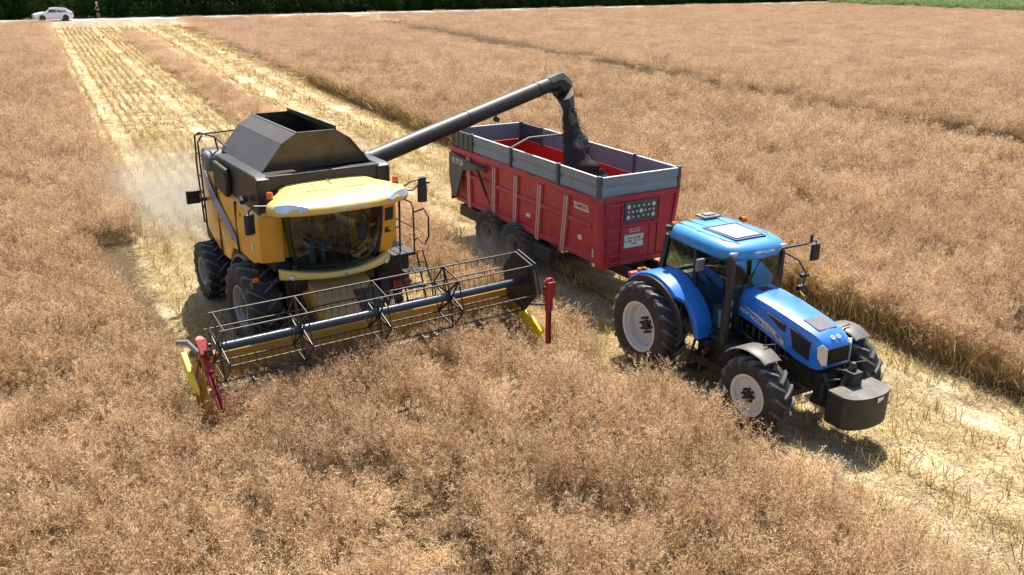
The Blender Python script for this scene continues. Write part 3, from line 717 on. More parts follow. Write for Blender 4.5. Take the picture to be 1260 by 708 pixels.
# bright shrub by the car
sh = empty('bright_shrub', RD0 + RDd * 5.9 + RDn * 3.3 + Vector((0, 0, RZ)))
tag(sh, 'sunlit yellow green shrub standing right behind the white car', 'shrub')
o = bpy.data.objects.new('foliage', crown_mesh(77, 3.4, 1.5, 40, 34, LEAVES[2], .2)); COL.objects.link(o); o.parent = sh
mm = MB(); mm.tube([(0, 0, -.05), (0.05, 0, 1.0), (.1, .05, 2.2)], [.07, .05, .02], 6); mm.build('stem', BARK, sh)
# undergrowth along the trees
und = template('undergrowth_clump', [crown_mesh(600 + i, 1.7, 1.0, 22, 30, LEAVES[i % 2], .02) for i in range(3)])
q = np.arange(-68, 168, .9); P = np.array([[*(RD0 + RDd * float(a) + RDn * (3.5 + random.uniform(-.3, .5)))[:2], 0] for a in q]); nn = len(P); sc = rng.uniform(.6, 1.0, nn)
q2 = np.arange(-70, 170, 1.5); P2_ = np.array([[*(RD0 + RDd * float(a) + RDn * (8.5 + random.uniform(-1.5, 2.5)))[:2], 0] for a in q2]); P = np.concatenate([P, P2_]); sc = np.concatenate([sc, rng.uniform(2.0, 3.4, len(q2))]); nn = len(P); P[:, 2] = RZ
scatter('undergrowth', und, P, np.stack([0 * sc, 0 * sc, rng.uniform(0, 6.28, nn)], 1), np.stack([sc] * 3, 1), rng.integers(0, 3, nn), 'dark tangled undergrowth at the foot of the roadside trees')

# ================================================================= WHEELS
def make_wheel(parent, x, y, z, Rr, w, rimR, side, lugs=22, rimmat=RIM, steer=0.0, lugh=0.045, dish=0.5, name='wheel', tyremat=None, hubmat=None, camber=0):
    """side = +1 / -1: which way the outer face looks; geometry about local origin, axis y"""
    wh = empty(name, (x, y, z), steer, parent)
    m_ = MB(); hw = w / 2; Rc = Rr - lugh
    prof = [(rimR, -hw * .80), (rimR + .02, -hw * .88), ((rimR + Rc) / 2, -hw * 1.0), (Rc * .93, -hw * .97), (Rc * .985, -hw * .86), (Rc, -hw * .5), (Rc * 1.004, 0),
            (Rc, hw * .5), (Rc * .985, hw * .86), (Rc * .93, hw * .97), ((rimR + Rc) / 2, hw * 1.0), (rimR + .02, hw * .88), (rimR, hw * .80)]
    m_.lathe(prof, (0, 0, 0), 64, 'y')
    ty = m_.build('tyre', tyremat or RUB, wh, smooth=50)
    lg = MB()
    def cp(th, r_, yy): return (r_ * math.cos(th), yy, r_ * math.sin(th))
    for sd in (-1, 1):
        for k in range(lugs):
            t0 = 2 * PI * (k + (0.5 if sd > 0 else 0)) / lugs
            path = [(0.0, -.03 * w, Rr, .026), (.10, .20 * w, Rr, .027), (.20, .38 * w, Rr * .996, .032), (.25, .48 * w, Rr * .972, .036), (.262, .502 * w, Rr * .90, .032)]
            rings = []
            for (dt, yy, rr, hwid) in path:
                dth = hwid / Rr * 1.05; th = t0 + dt * (.95 / Rr) * (w / .6) * 1.0
                rings.append([cp(th - dth * 1.25, rr - lugh * 1.3, sd * yy), cp(th + dth * 1.25, rr - lugh * 1.3, sd * yy), cp(th + dth, rr, sd * yy), cp(th - dth, rr, sd * yy)])
            lg.loft(rings)
    lg.build('tyre_lugs', LUG, wh, bevel=.006, smooth=30)
    rm = MB(); o = side * hw
    d_ = o * (1 - dish * 1.4)
    rm.lathe([(rimR + .012, o * .84), (rimR + .02, o * .90), (rimR - .01, o * .91), (rimR - .035, o * .84), (rimR - .045, o * .62), (rimR - .065, o * .58), (rimR - .07, d_ + o * .10), (rimR - .11, d_), (rimR * .55, d_ + o * .03), (rimR * .36, d_ + o * .12), (rimR * .33, d_ + o * .12), (0.001, d_ + o * .12)], (0, 0, 0), 48, 'y')
    rm.lathe([(rimR + .012, -o * .84), (rimR - .03, -o * .84), (rimR - .05, -o * .3), (rimR - .11, d_)], (0, 0, 0), 48, 'y')
    rm.build('rim', rimmat, wh, smooth=40)
    hb = MB()
    y0, y1 = sorted((d_ + o * .1, d_ + o * .38)); hb.cyl((0, 0, 0), rimR * .2, y0, y1, 20, 'y')
    for k in range(8):
        a = 2 * PI * k / 8; hb.cyl((rimR * .31 * math.cos(a), 0, rimR * .31 * math.sin(a)), .022 + .01 * rimR, y0, y0 + (y1 - y0) * .45 if side > 0 else y1, 8, 'y')
    hb.build('hub', hubmat or BLK, wh, smooth=35)
    return wh

def person_skin(name, joints, edges, radii, mat, parent=None, sub=2, root=0):
    me = bpy.data.meshes.new(name); me.from_pydata(joints, edges, []); me.materials.append(mat)
    o = bpy.data.objects.new(name, me); COL.objects.link(o)
    if parent is not None: o.parent = parent
    sk = o.modifiers.new('skin', 'SKIN'); sk.use_smooth_shade = True
    if not me.skin_vertices: me.skin_vertices.new()
    for i, r_ in enumerate(radii):
        v = me.skin_vertices[0].data[i]; v.radius = (r_, r_) if not isinstance(r_, tuple) else r_; v.use_root = (i == root)
    sb = o.modifiers.new('sub', 'SUBSURF'); sb.levels = sub; sb.render_levels = sub
    return o

# ================================================================= COMBINE HARVESTER
CB = empty('combine_harvester', (*CB_POS, 0), CB_YAW)
tag(CB, 'yellow combine harvester with open black grain tank, cutting the standing crop with its wide reel', 'combine harvester')
# wheels
make_wheel(CB, 0.0, -1.40, .95, .95, .72, .46, -1, 16, RIMG, lugh=.065)
make_wheel(CB, 0.0, 1.40, .95, .95, .72, .46, 1, 16, RIMG, lugh=.065)
make_wheel(CB, -3.45, -1.32, .72, .72, .52, .33, -1, 16, RIMG, lugh=.055)
make_wheel(CB, -3.45, 1.32, .72, .72, .52, .33, 1, 16, RIMG, lugh=.055)
# chassis and axles
m_ = MB(); m_.box(-4.3, .8, -.95, .95, .75, 2.15); m_.box(-.2, .2, -1.15, 1.15, .78, 1.12); m_.box(-3.68, -3.42, -1.1, 1.1, .55, .8); m_.box(-.6, .9, -1.2, 1.2, 1.9, 2.3)
m_.box(.5, 1.2, -.9, .9, 1.5, 1.95); m_.build('chassis', BLKM, CB, bevel=.03)
# body shell: lofted side panels, narrowing to the rear
def ring_body(x, w, zb, zt, ch=.10):
    return [(x, -w, zb), (x, -w - .03, (zb + zt) / 2), (x, -w, zt - ch), (x, -w + ch, zt), (x, w - ch, zt), (x, w, zt - ch), (x, w + .03, (zb + zt) / 2), (x, w, zb)]
m_ = MB(); m_.loft([ring_body(x, w, zb, zt) for x, w, zb, zt in [(1.0, 1.50, 2.22, 3.22), (.55, 1.52, 2.06, 3.25), (-.3, 1.52, 2.10, 3.28), (-.85, 1.51, 2.02, 3.29), (-1.15, 1.50, 1.66, 3.30), (-1.9, 1.42, 1.55, 3.34), (-2.6, 1.34, 1.58, 3.50), (-3.4, 1.24, 1.62, 3.55), (-4.1, 1.14, 1.70, 3.30), (-4.55, 1.02, 1.85, 2.85)]])
body = m_.build('body', YEL, CB, bevel=.02, smooth=30)
# panel seams and blue-grey swoosh on both sides
for sd in (-1, 1):
    m_ = MB()
    P = [(-3.3, 3.36, 2.90, 1.30), (-2.75, 3.20, 2.80, 1.375), (-2.3, 3.08, 2.70, 1.43), (-1.8, 2.95, 2.60, 1.485), (-1.2, 2.80, 2.48, 1.53), (-.75, 2.64, 2.34, 1.555), (-.30, 2.38, 2.22, 1.565)]
    rings = [[(x, sd * yy, z1), (x, sd * (yy + .012), z1), (x, sd * (yy + .012), z0), (x, sd * yy, z0)] for x, z1, z0, yy in P]
    m_.loft(rings); m_.build('side_stripe', paint('stripe blue grey', (.20, .24, .36), .3, dust=.15), CB, smooth=30)
for sd in (-1, 1):
    m_ = MB(); m_.box(-.315, -.29, sd * 1.50, sd * 1.562, 2.05, 3.2); m_.build('panel_seam', BLK, CB)
    m_ = MB(); m_.box(-1.93, -1.905, sd * 1.40, sd * 1.462, 1.6, 3.3); m_.build('panel_seam', BLK, CB)
# front faces of the body beside the cab
for sd in (-1, 1):
    m_ = MB(); m_.prism([(sd * 1.53, 2.20), (sd * 1.53, 3.12), (sd * 1.02, 3.16), (sd * 1.02, 2.16)], .98, 1.06, 'x'); m_.build('front_panel', YEL, CB, bevel=.02)
# small dark arch lip above the right front wheel
for sd in (-1, 1):
    m_ = MB(); rings = []
    for k in range(7):
        a = R(80 + k * 13); cx, cz = 1.08 * math.cos(a) - .1, .98 + 1.08 * math.sin(a); rings.append([(cx, sd * 1.30, cz), (cx, sd * 1.56, cz), (cx * .98, sd * 1.57, cz - .05), (cx, sd * 1.30, cz - .05)])
    m_.loft(rings); m_.build('wheel_arch', GREYP, CB, smooth=40)
# black upper module around the tank
m_ = MB()
for sd in (-1, 1):
    m_.prism([(-1.85, 3.30), (-1.85, 3.82), (-1.65, 3.94), (.82, 3.94), (.98, 3.88), (.98, 3.05), (.3, 3.18), (-.2, 3.18), (-.9, 3.28)], sd * 1.18, sd * 1.46)
m_.box(.55, .98, -1.22, 1.22, 2.9, 3.62)
m_.prism([(-1.25, 3.62), (-1.25, 3.93), (1.25, 3.93), (1.25, 3.62)], .72, .93, 'x')
m_.box(-2.1, -1.9, -1.2, 1.2, 3.3, 3.92)
m_.build('tank_housing', BLK, CB, bevel=.025)
m_ = MB(); m_.prism([(-1.55, 3.30), (-1.55, 3.84), (-.75, 3.80), (-.62, 3.55), (-.75, 3.18)], -1.465, -1.58); m_.build('side_grille', BLKM, CB, bevel=.03)
m_ = MB(); m_.tube([(.45, -1.50, 3.42), (.45, -1.62, 3.42), (.62, -1.66, 3.40)], [.07, .07, .05], 10); m_.build('work_lamp', BLK, CB)
# engine deck at the rear, air filter drum, rails
m_ = MB(); m_.box(-4.1, -2.32, -1.1, 1.1, 3.45, 3.62); m_.box(-3.9, -2.9, .1, 1.0, 3.6, 3.86); m_.box(-2.9, -2.35, -.95, .2, 3.6, 3.80)
m_.build('engine_deck', BLKM, CB, bevel=.04)
m_ = MB(); m_.lathe([(.001, -.55), (.2, -.55), (.24, -.5), (.24, .2), (.30, .22), (.30, .34), (.001, .34)], (-2.35, -.98, 3.66), 24, 'y'); m_.rot(Matrix.Identity(4)); m_.build('air_filter', GREYP, CB)
m_ = MB()
m_.tube([(-3.25, -1.42, 2.0), (-3.28, -1.45, 3.4), (-3.2, -1.45, 4.10), (-3.0, -1.40, 4.20), (-2.3, -1.25, 4.20), (-1.95, -1.1, 4.0)], .022, 8)
m_.tube([(-2.75, -1.50, 2.0), (-2.80, -1.50, 4.02), (-2.70, -1.42, 4.19)], .022, 8)
m_.tube([(-3.27, -1.44, 3.2), (-2.80, -1.5, 3.2)], .018, 6); m_.tube([(-3.24, -1.45, 3.72), (-2.78, -1.5, 3.72), (-2.1, -1.25, 3.72)], .018, 6)
for zz in (2.1, 2.45, 2.8): m_.tube([(-3.26, -1.43, zz), (-2.78, -1.5, zz)], .018, 6)
m_.tube([(-3.2, -1.42, 4.12), (-3.6, 1.1, 4.12), (-3.6, 1.1, 3.5)], .02, 6); m_.tube([(-2.3, -1.25, 4.18), (-2.3, -1.15, 3.62)], .02, 6)
m_.build('rear_rail', BLK, CB)
m_ = MB(); m_.box(-3.55, -3.47, -1.72, -1.40, 2.42, 2.74); m_.tube([(-3.5, -1.2, 2.5), (-3.5, -1.6, 2.5)], .05, 8); m_.build('tail_board', BLK, CB, bevel=.02)
m_ = MB(); m_.prism([(-4.5, 1.0), (-4.95, 1.15), (-4.9, 1.75), (-4.4, 2.0)], -.95, .95); m_.build('straw_chopper', BLKM, CB, bevel=.03)
# grain tank extension (pyramid) : open top
bz, tz = 3.92, 4.66
B = [(-2.15, -1.17), (.50, -1.17), (.50, 1.17), (-2.15, 1.17)]
Mi = [(-2.10, -.74), (.56, -.74), (.56, .74), (-2.10, .74)]; mz_ = 4.46
T = [(-2.08, -.42), (.60, -.42), (.60, .42), (-2.08, .42)]
m_ = MB()
def skinpanel(m_, a, b, c, d, th=.02):
    a, b, c, d = map(Vector, (a, b, c, d)); nn = (b - a).cross(d - a).normalized() * th
    m_.add([a, b, c, d, a + nn, b + nn, c + nn, d + nn], [(0, 1, 2, 3), (7, 6, 5, 4), (0, 4, 5, 1), (1, 5, 6, 2), (2, 6, 7, 3), (3, 7, 4, 0)])
def z3(p, z): return (p[0], p[1], z)
for (i, j) in ((0, 1), (2, 3)):
    skinpanel(m_, z3(B[i], bz), z3(B[j], bz), z3(Mi[j], mz_), z3(Mi[i], mz_))
    skinpanel(m_, z3(Mi[i], mz_), z3(Mi[j], mz_), z3(T[j], tz), z3(T[i], tz))
for (i, j, q) in ((1, 2, 1), (3, 0, -1)):
    # pentagon-ish end walls
    m_.add([z3(B[i], bz), z3(B[j], bz), z3(Mi[j], mz_), z3(T[j], tz), z3(T[i], tz), z3(Mi[i], mz_)] + [(p[0] - .02 * q, p[1], p[2]) for p in [z3(B[i], bz), z3(B[j], bz), z3(Mi[j], mz_), z3(T[j], tz), z3(T[i], tz), z3(Mi[i], mz_)]],
           [(0, 1, 2, 3, 4, 5), (11, 10, 9, 8, 7, 6)] + [(a_, (a_ + 1) % 6, (a_ + 1) % 6 + 6, a_ + 6) for a_ in range(6)])
tankx = m_.build('grain_tank', TANK, CB, smooth=0)
m_ = MB()
m_.box(-2.10, .62, .405, .435, tz, tz + .10); m_.bar((-2.08, -.42, tz + .01), (.60, -.42, tz + .01), .035); m_.bar((.60, -.42, tz + .01), (.60, .42, tz + .01), .035); m_.bar((-2.08, -.42, tz + .01), (-2.08, .42, tz + .01), .035)
for (i, q) in ((1, 1), (2, 1)): m_.bar((.56, Mi[i][1], mz_ + .01), (.53, B[i][1], bz + .02), .03)
m_.build('tank_rim', TANK, tankx)
m_ = MB(); m_.box(-2.0, .45, -1.1, 1.1, 3.5, 3.60); m_.build('tank_floor', SEED, tankx)
# unloading auger and spout
eloc = to_local(CB_POS, CB_YAW, to_world(TR_POS, TR_YAW, (-3.97, .33, 5.02)))
oloc = to_local(CB_POS, CB_YAW, to_world(TR_POS, TR_YAW, (-3.50, .27, 4.38)))
piv = Vector((-.15, 1.30, 3.72)); e3 = Vector(eloc); d3 = (e3 - piv).normalized()
m_ = MB(); m_.tube([piv - d3 * .1, e3 - d3 * .15], .20, 28); 
m_.tube([piv + d3 * .12, piv + d3 * .22], .235, 28); m_.tube([piv + d3 * 3.3, piv + d3 * 3.34], .21, 28); m_.tube([e3 - d3 * 1.0, e3 - d3 * .94], .212, 28)
aug = m_.build('unloading_auger', AUG, CB, smooth=50)
m_ = MB(); o3 = Vector(oloc)
side = d3.cross(Vector((0, 0, 1))).normalized(); upv = side.cross(d3).normalized()
A0 = e3 - d3 * .55; A1 = e3 + d3 * .05
def rr(c, u, v, a, b): return [c - u * a - v * b, c + u * a - v * b, c + u * a + v * b, c - u * a + v * b]
dn = (o3 - A1).normalized(); dd3 = side.cross(dn).normalized()
def oct(c, u, vv_, a, b_): return [c + u * a * math.cos(R(22.5 + 45 * k)) * 1.06 + vv_ * b_ * math.sin(R(22.5 + 45 * k)) * 1.06 for k in range(8)]
m_.loft([oct(A0, side, upv, .212, .212), oct(A0 + d3 * .30, side, upv, .215, .225), oct(A1 - d3 * .16 - upv * .10, side, (upv + d3 * .45).normalized(), .23, .34), oct(A1 + d3 * .02 - upv * .26, side, (upv * .4 + d3 * .95).normalized(), .225, .33), oct(A1.lerp(o3, .6) - d3 * .01, side, (upv * .22 + d3 * 1).normalized(), .21, .255), oct(o3 + d3 * .02, side, (upv * .2 + d3).normalized(), .18, .17)])
spout = m_.build('auger_spout', AUG, aug, bevel=.015, smooth=30)
m_ = MB()
for q in range(4):
    for sd in (-1, 1):
        c = A0 + d3 * (.06 + q * .15) + side * sd * .222 + upv * .14; m_.box(c.x - .014, c.x + .014, c.y - .014, c.y + .014, c.z - .014, c.z + .014)
m_.build('spout_bolts', STEEL, aug)
m_ = MB(); c = piv + d3 * 4.3 - upv * .24; m_.tube([c + upv * .05, c - upv * .06], .03, 8); m_.tube([c - upv * .08 - side * .07, c - upv * .08 + side * .07], .06, 10); m_.build('auger_lamp', BLK, aug)
# antenna
m_ = MB(); m_.tube([(.62, .35, 3.72), (.62, .35, 4.25)], .008, 6); m_.build('antenna', BLK, CB)

WARN = paint('warning sticker', (.75, .55, .05), .5, dust=.15, updust_lit=0)
for (x_, z_, w_, h_, mt_) in ((.62, 2.45, .10, .14, WHITE), (-.1, 2.95, .16, .08, WARN), (-1.5, 2.2, .12, .10, WHITE), (-2.4, 2.5, .10, .10, WARN)):
    yy_ = float(np.interp(x_, [-3.4, -2.6, -1.9, -1.05, -.3, 1], [1.24, 1.34, 1.42, 1.5, 1.52, 1.5])) + .034
    m_ = MB(); m_.box(x_ - w_ / 2, x_ + w_ / 2, -yy_ - .004, -yy_, z_ - h_ / 2, z_ + h_ / 2); m_.build('sticker', mt_, CB, smooth=0)
for (x_, z_) in ((.75, 2.75), (-.6, 2.3), (-1.65, 2.45), (-1.65, 3.1)):
    yy_ = float(np.interp(x_, [-3.4, -2.6, -1.9, -1.05, -.3, 1], [1.24, 1.34, 1.42, 1.5, 1.52, 1.5])) + .032
    m_ = MB(); m_.tube([(x_ - .07, -yy_, z_), (x_ - .07, -yy_ - .03, z_), (x_ + .07, -yy_ - .03, z_), (x_ + .07, -yy_, z_)], .008, 6); m_.build('panel_handle', BLK, CB)
# ---- cab
cab = empty('cab', (0, 0, 0), 0, CB)
def glass_rows():
    rows = []
    for z, hw_, xf, xs in ((2.02, .84, 1.62, 1.28), (2.25, .92, 1.80, 1.34), (2.6, .99, 1.93, 1.38), (3.0, 1.02, 1.96, 1.40), (3.44, 1.02, 1.90, 1.38)):
        row = []
        for k in range(13):
            u = -1 + 2 * k / 12; row.append((xs + (xf - xs) * (1 - abs(u) ** 2.6), u * hw_, z))
        rows.append(row)
    return rows
G = glass_rows()
m_ = MB(); m_.loft(G, caps=False, closed=False); m_.build('windscreen', GLASS, cab, smooth=80, recalc=False)
m_ = MB()
for sd in (0, -1):
    m_.tube([Vector(G[r_][sd]) for r_ in range(5)], .035, 8)
for kk in (2, 6): m_.tube([Vector(G[r_][kk]) + Vector((.004, 0, 0)) for r_ in range(5)], .010 if kk == 6 else .016, 6)
m_.tube([Vector(p) for p in G[0]], .03, 6); m_.tube([Vector(p) for p in G[4]], .04, 6)
m_.build('window_frame', BLK, cab)
for sd in (-1, 1):
    m_ = MB(); m_.add([(1.38, sd * 1.02, 3.44), (.45, sd * 1.03, 3.44), (.45, sd * .98, 2.1), (1.28, sd * .85, 2.05)], [(0, 1, 2, 3)]); m_.build('side_window', GLASS, cab, smooth=0)
m_ = MB(); m_.box(.38, .46, -1.02, 1.02, 2.0, 3.44); m_.box(.4, 1.5, -.84, .84, 1.93, 2.0); m_.box(.50, .62, -.75, -.2, 2.6, 3.3); m_.build('cab_shell', paint('cab trim', (.10, .095, .085), .7), cab, bevel=.02)
# yellow side pillar with dark louvres on the left side of the cab
m_ = MB(); m_.loft([[(1.22, 1.02, 2.05), (1.16, 1.34, 2.05), (.9, 1.36, 2.05), (.9, 1.02, 2.05)], [(1.34, 1.05, 2.6), (1.26, 1.42, 2.6), (.9, 1.44, 2.6), (.9, 1.05, 2.6)], [(1.38, 1.05, 3.1), (1.28, 1.40, 3.1), (.9, 1.42, 3.1), (.9, 1.05, 3.1)], [(1.36, 1.04, 3.46), (1.26, 1.34, 3.46), (.9, 1.36, 3.46), (.9, 1.04, 3.46)]]); pil = m_.build('side_pillar', YEL, CB, bevel=.02)
for z0_, z1_ in ((2.78, 3.06), (2.50, 2.63)):
    m_ = MB(); xx_ = lambda z, y: float(np.interp(z, [2.05, 2.6, 3.1, 3.46], [1.22, 1.34, 1.38, 1.36])) - (y - 1.05) * .25 + .008
    q4 = [(xx_(z0_, 1.12), 1.12, z0_), (xx_(z0_, 1.34), 1.34, z0_), (xx_(z1_, 1.34), 1.34, z1_), (xx_(z1_, 1.12), 1.12, z1_)]
    m_.add(q4 + [(x - .03, y, z) for x, y, z in q4], [(0, 1, 2, 3), (7, 6, 5, 4), (0, 4, 5, 1), (1, 5, 6, 2), (2, 6, 7, 3), (3, 7, 4, 0)]); m_.build('louvre', BLK, pil)
# lower bumper bar of the cab with the corner lamps
m_ = MB(); rings = []
for k in range(17):
    u = -1 + 2 * k / 16; yy = u * 1.22; xx = 1.30 + .42 * (1 - abs(u) ** 2.4); zc = 1.93 - .02 * math.cos(u * PI); hh = .07 + .045 * abs(u) ** 3
    rings.append([(xx - .16, yy, zc - hh), (xx, yy, zc - hh * .8), (xx + .03, yy, zc), (xx - .01, yy, zc + hh), (xx - .16, yy, zc + hh)])
m_.loft(rings); bmp = m_.build('cab_bumper', YELR, CB, bevel=.015, smooth=50)
for sd in (-1, 1):
    m_ = MB(); m_.lathe([(.001, .05), (.045, .04), (.062, 0), (.06, -.06)], (1.46, sd * 1.05, 1.93), 16, 'x'); m_.build('corner_lamp', LENS, bmp)
m_ = MB(); m_.cyl((0, 0, 0), .035, -.005, .012, 14, 'x'); m_.v = [(x + 1.755, y, z + 1.91) for x, y, z in m_.v]; m_.build('emblem', paint('emblem blue grey', (.2, .25, .35), .3), bmp)
# roof
def roof_ring(z, k_, dz=0):
    o_ = [(.35, -1.00), (.75, -1.02), (1.10, -1.12), (1.38, -1.40), (1.60, -1.52), (1.84, -1.42), (2.04, -1.05), (2.17, -.55), (2.21, 0), (2.17, .55), (2.04, 1.05), (1.84, 1.42), (1.60, 1.52), (1.38, 1.40), (1.10, 1.12), (.75, 1.02), (.35, 1.00), (.22, .6), (.18, 0), (.22, -.6)]
    cx = 1.0; return [(cx + (x - cx) * k_, y * k_, z + dz * 3.4 * (1.55 - (cx + (x - cx) * k_)) - .02 * abs(y)) for x, y in o_]
m_ = MB(); m_.loft([roof_ring(3.35, .93, .0), roof_ring(3.37, .985, .0), roof_ring(3.47, 1.005, .015), roof_ring(3.56, .99, .03), roof_ring(3.61, .93, .04), roof_ring(3.645, .80, .045), roof_ring(3.66, .55, .045), roof_ring(3.665, .3, .045)])
roof = m_.build('roof', YELR, CB, bevel=0, smooth=60)
m_ = MB()
for yy in (-.75, -.38, 0, .38, .75): m_.bar((.42, yy * .90, 3.832 - .05 * abs(yy)), (1.25, yy, 3.708 - .05 * abs(yy)), .014, .014)
m_.tube([(1.45, -1.15, 3.60), (1.42, -.6, 3.655), (1.5, 0, 3.665), (1.42, .6, 3.655), (1.45, 1.15, 3.60)], .014, 6)
m_.build('roof_seam', paint('roof seam', (.42, .27, .06), .5), roof)
for sd in (-1, 1):
    m_ = MB(); rings = []
    for k in range(7):
        u = k / 6; c = Vector((1.835, sd * 1.42, 3.485)).lerp(Vector((2.125, sd * .82, 3.475)), u); hh = .10 * (1 - .6 * abs(2 * u - .8) ** 2); nrm = Vector((.72, sd * .42, .55)).normalized()
        rings.append([c + Vector((0, 0, -hh)) + nrm * .03, c + Vector((-.05, 0, hh * .9)) + nrm * .035, c + Vector((-.08, 0, hh * .9)) - nrm * .03, c + Vector((-.04, 0, -hh)) - nrm * .03])
    m_.loft(rings); hl = m_.build('roof_light', LENS, roof, bevel=.012)
    bc = MB(); bc.lathe([(.001, .16), (.05, .155), (.062, .13), (.065, .03)], (1.40, sd * 1.36, 3.58), 16, 'z'); bc.build('beacon', AMB, roof)
    bb = MB(); bb.cyl((1.40, sd * 1.36, 3.58), .075, -.09, .03, 16); bb.build('beacon_base', BLK, roof)
text('roof_lettering', 'NEW HOLLAND', .085, WHITE, roof, face_matrix((2.232, .05, 3.45), (0, 1, 0), (-.3, 0, 1)), .002)
# mirrors
def mirror(parent, arm, c, w, h, yawm=0.0):
    m_ = MB(); m_.box(-.05, .05, -w / 2, w / 2, -h / 2, h / 2); m_.rot(Matrix.Translation(c) @ Matrix.Rotation(yawm, 4, 'Z')); b_ = m_.build('mirror', BLK, parent, bevel=.03)
    m_ = MB(); m_.tube(arm, .018, 8); a_ = m_.build('mirror_arm', BLK, b_)
    m_ = MB(); m_.box(-.058, -.052, -w / 2 + .02, w / 2 - .02, -h / 2 + .02, h / 2 - .02); m_.rot(Matrix.Translation(c) @ Matrix.Rotation(yawm, 4, 'Z')); m_.build('mirror_glass', LENS, b_)
mirror(CB, [(1.55, -1.40, 3.50), (1.52, -1.72, 3.53), (1.42, -1.80, 3.42), (1.40, -1.80, 3.3)], (1.40, -1.80, 3.16), .22, .42, .5)
mirror(CB, [(1.60, 1.42, 3.52), (1.62, 1.62, 3.64), (1.58, 1.86, 3.66), (1.55, 1.92, 3.50)], (1.55, 1.92, 3.34), .20, .42, -.3)
m_ = MB(); m_.tube([(1.60, 1.42, 3.46), (1.62, 1.66, 3.44), (1.58, 1.86, 3.56)], .016, 6); m_.box(1.50, 1.62, 1.84, 1.98, 3.54, 3.68); m_.tube([(1.55, 1.95, 3.55), (1.60, 2.08, 3.56)], .03, 8); m_.build('mirror_bracket', BLK, CB)
# seats, column, console
for nm, yy, ww in (('driver_seat', .1, .5), ('passenger_seat', -.52, .34)):
    m_ = MB(); m_.box(.72, 1.18, yy - ww / 2, yy + ww / 2, 2.30, 2.44); m_.box(.62, .76, yy - ww / 2, yy + ww / 2, 2.40, 3.02); m_.box(.8, 1.1, yy - .12, yy + .12, 2.0, 2.3); m_.build(nm, paint('seat cloth', (.03, .035, .05), .8), cab, bevel=.04)
m_ = MB(); m_.tube([(1.55, .1, 2.0), (1.42, .1, 2.55)], .04, 8); m_.lathe([(.175, -.015), (.19, 0), (.175, .015), (.16, 0)], (0, 0, 0), 24, 'z', True)
m_.v[-24 * 5:] = [tuple(Matrix.Translation((1.40, .1, 2.6)) @ Matrix.Rotation(-.5, 4, 'Y') @ Vector(p)) for p in m_.v[-24 * 5:]]; m_.build('steering_column', BLK, cab)
m_ = MB(); m_.box(1.0, 1.5, -.28, -.16, 2.4, 2.5); m_.box(1.45, 1.5, .42, .62, 2.5, 2.85); m_.build('consoles', GREYP, cab, bevel=.02)
# platform, rails and ladder on the left
m_ = MB(); m_.box(.05, 1.15, 1.16, 1.95, 1.82, 1.90); m_.box(.05, 1.0, 1.20, 1.85, 1.2, 1.8); m_.build('platform', BLKM, CB, bevel=.015)
m_ = MB(); r0 = .020
m_.tube([(1.12, 1.22, 1.9), (1.14, 1.22, 3.05), (1.10, 1.30, 3.16), (1.05, 1.55, 3.16), (1.03, 1.62, 3.05), (1.03, 1.62, 1.9)], r0, 8)
m_.tube([(.15, 1.92, 1.9), (.15, 1.92, 2.9), (.25, 1.93, 3.0), (1.0, 1.93, 3.0), (1.10, 1.93, 2.9), (1.12, 1.93, 1.9)], r0, 8)
m_.tube([(.15, 1.92, 2.45), (1.10, 1.93, 2.45)], r0 * .8, 6); m_.tube([(1.03, 1.62, 1.9), (1.03, 1.64, 3.3)], r0, 8); m_.tube([(1.10, 1.25, 2.5), (1.03, 1.62, 2.5)], r0 * .8, 6)
m_.tube([(1.12, 1.93, 2.8), (1.45, 2.0, 2.95), (1.62, 2.02, 2.80), (1.62, 2.02, 2.35), (1.48, 2.0, 2.15), (1.25, 1.95, 2.25), (1.12, 1.93, 2.15)], r0, 8)
m_.build('hand_rail', BLK, CB)
m_ = MB()
for k, zz in enumerate((1.55, 1.22, .90, .60)): m_.box(1.25 + .12 * k, 1.50 + .12 * k, 1.50, 1.95, zz, zz + .035)
for yy in (1.5, 1.95): m_.tube([(1.18, yy, 1.88), (1.75, yy, .5)], .022, 8)
m_.tube([(1.2, 1.95, 1.9), (1.42, 1.97, 2.0), (1.85, 1.97, 1.3), (1.85, 1.97, .8)], .018, 8)
m_.build('ladder', BLK, CB)
m_ = MB(); m_.lathe([(.001, 0), (.075, .01), (.08, .42), (.03, .5), (.001, .5)], (1.2, 1.3, 1.25), 14); m_.build('fire_extinguisher', REDK, CB)
m_ = MB(); 
for k in range(5): m_.tube([(.9, .95 + .05 * k, 1.8), (1.35, 1.0 + .05 * k, 1.4 - .05 * k), (1.9, .85 + .04 * k, 1.0)], .018, 6)
m_.cyl((1.0, 1.15, 0), .14, 1.15, 1.55, 16); m_.build('hydraulic_hoses', BLKM, CB)
m_ = MB(); m_.tube([(1.3, -1.15, 1.85), (1.35, -1.75, 1.88)], .02, 8); m_.box(1.28, 1.42, -1.86, -1.70, 1.82, 1.95); m_.build('indicator_arm', BLK, CB)
m_ = MB(); m_.box(1.36, 1.43, -1.84, -1.73, 1.96, 2.04); m_.build('indicator_lamp', AMB, CB, bevel=.01)
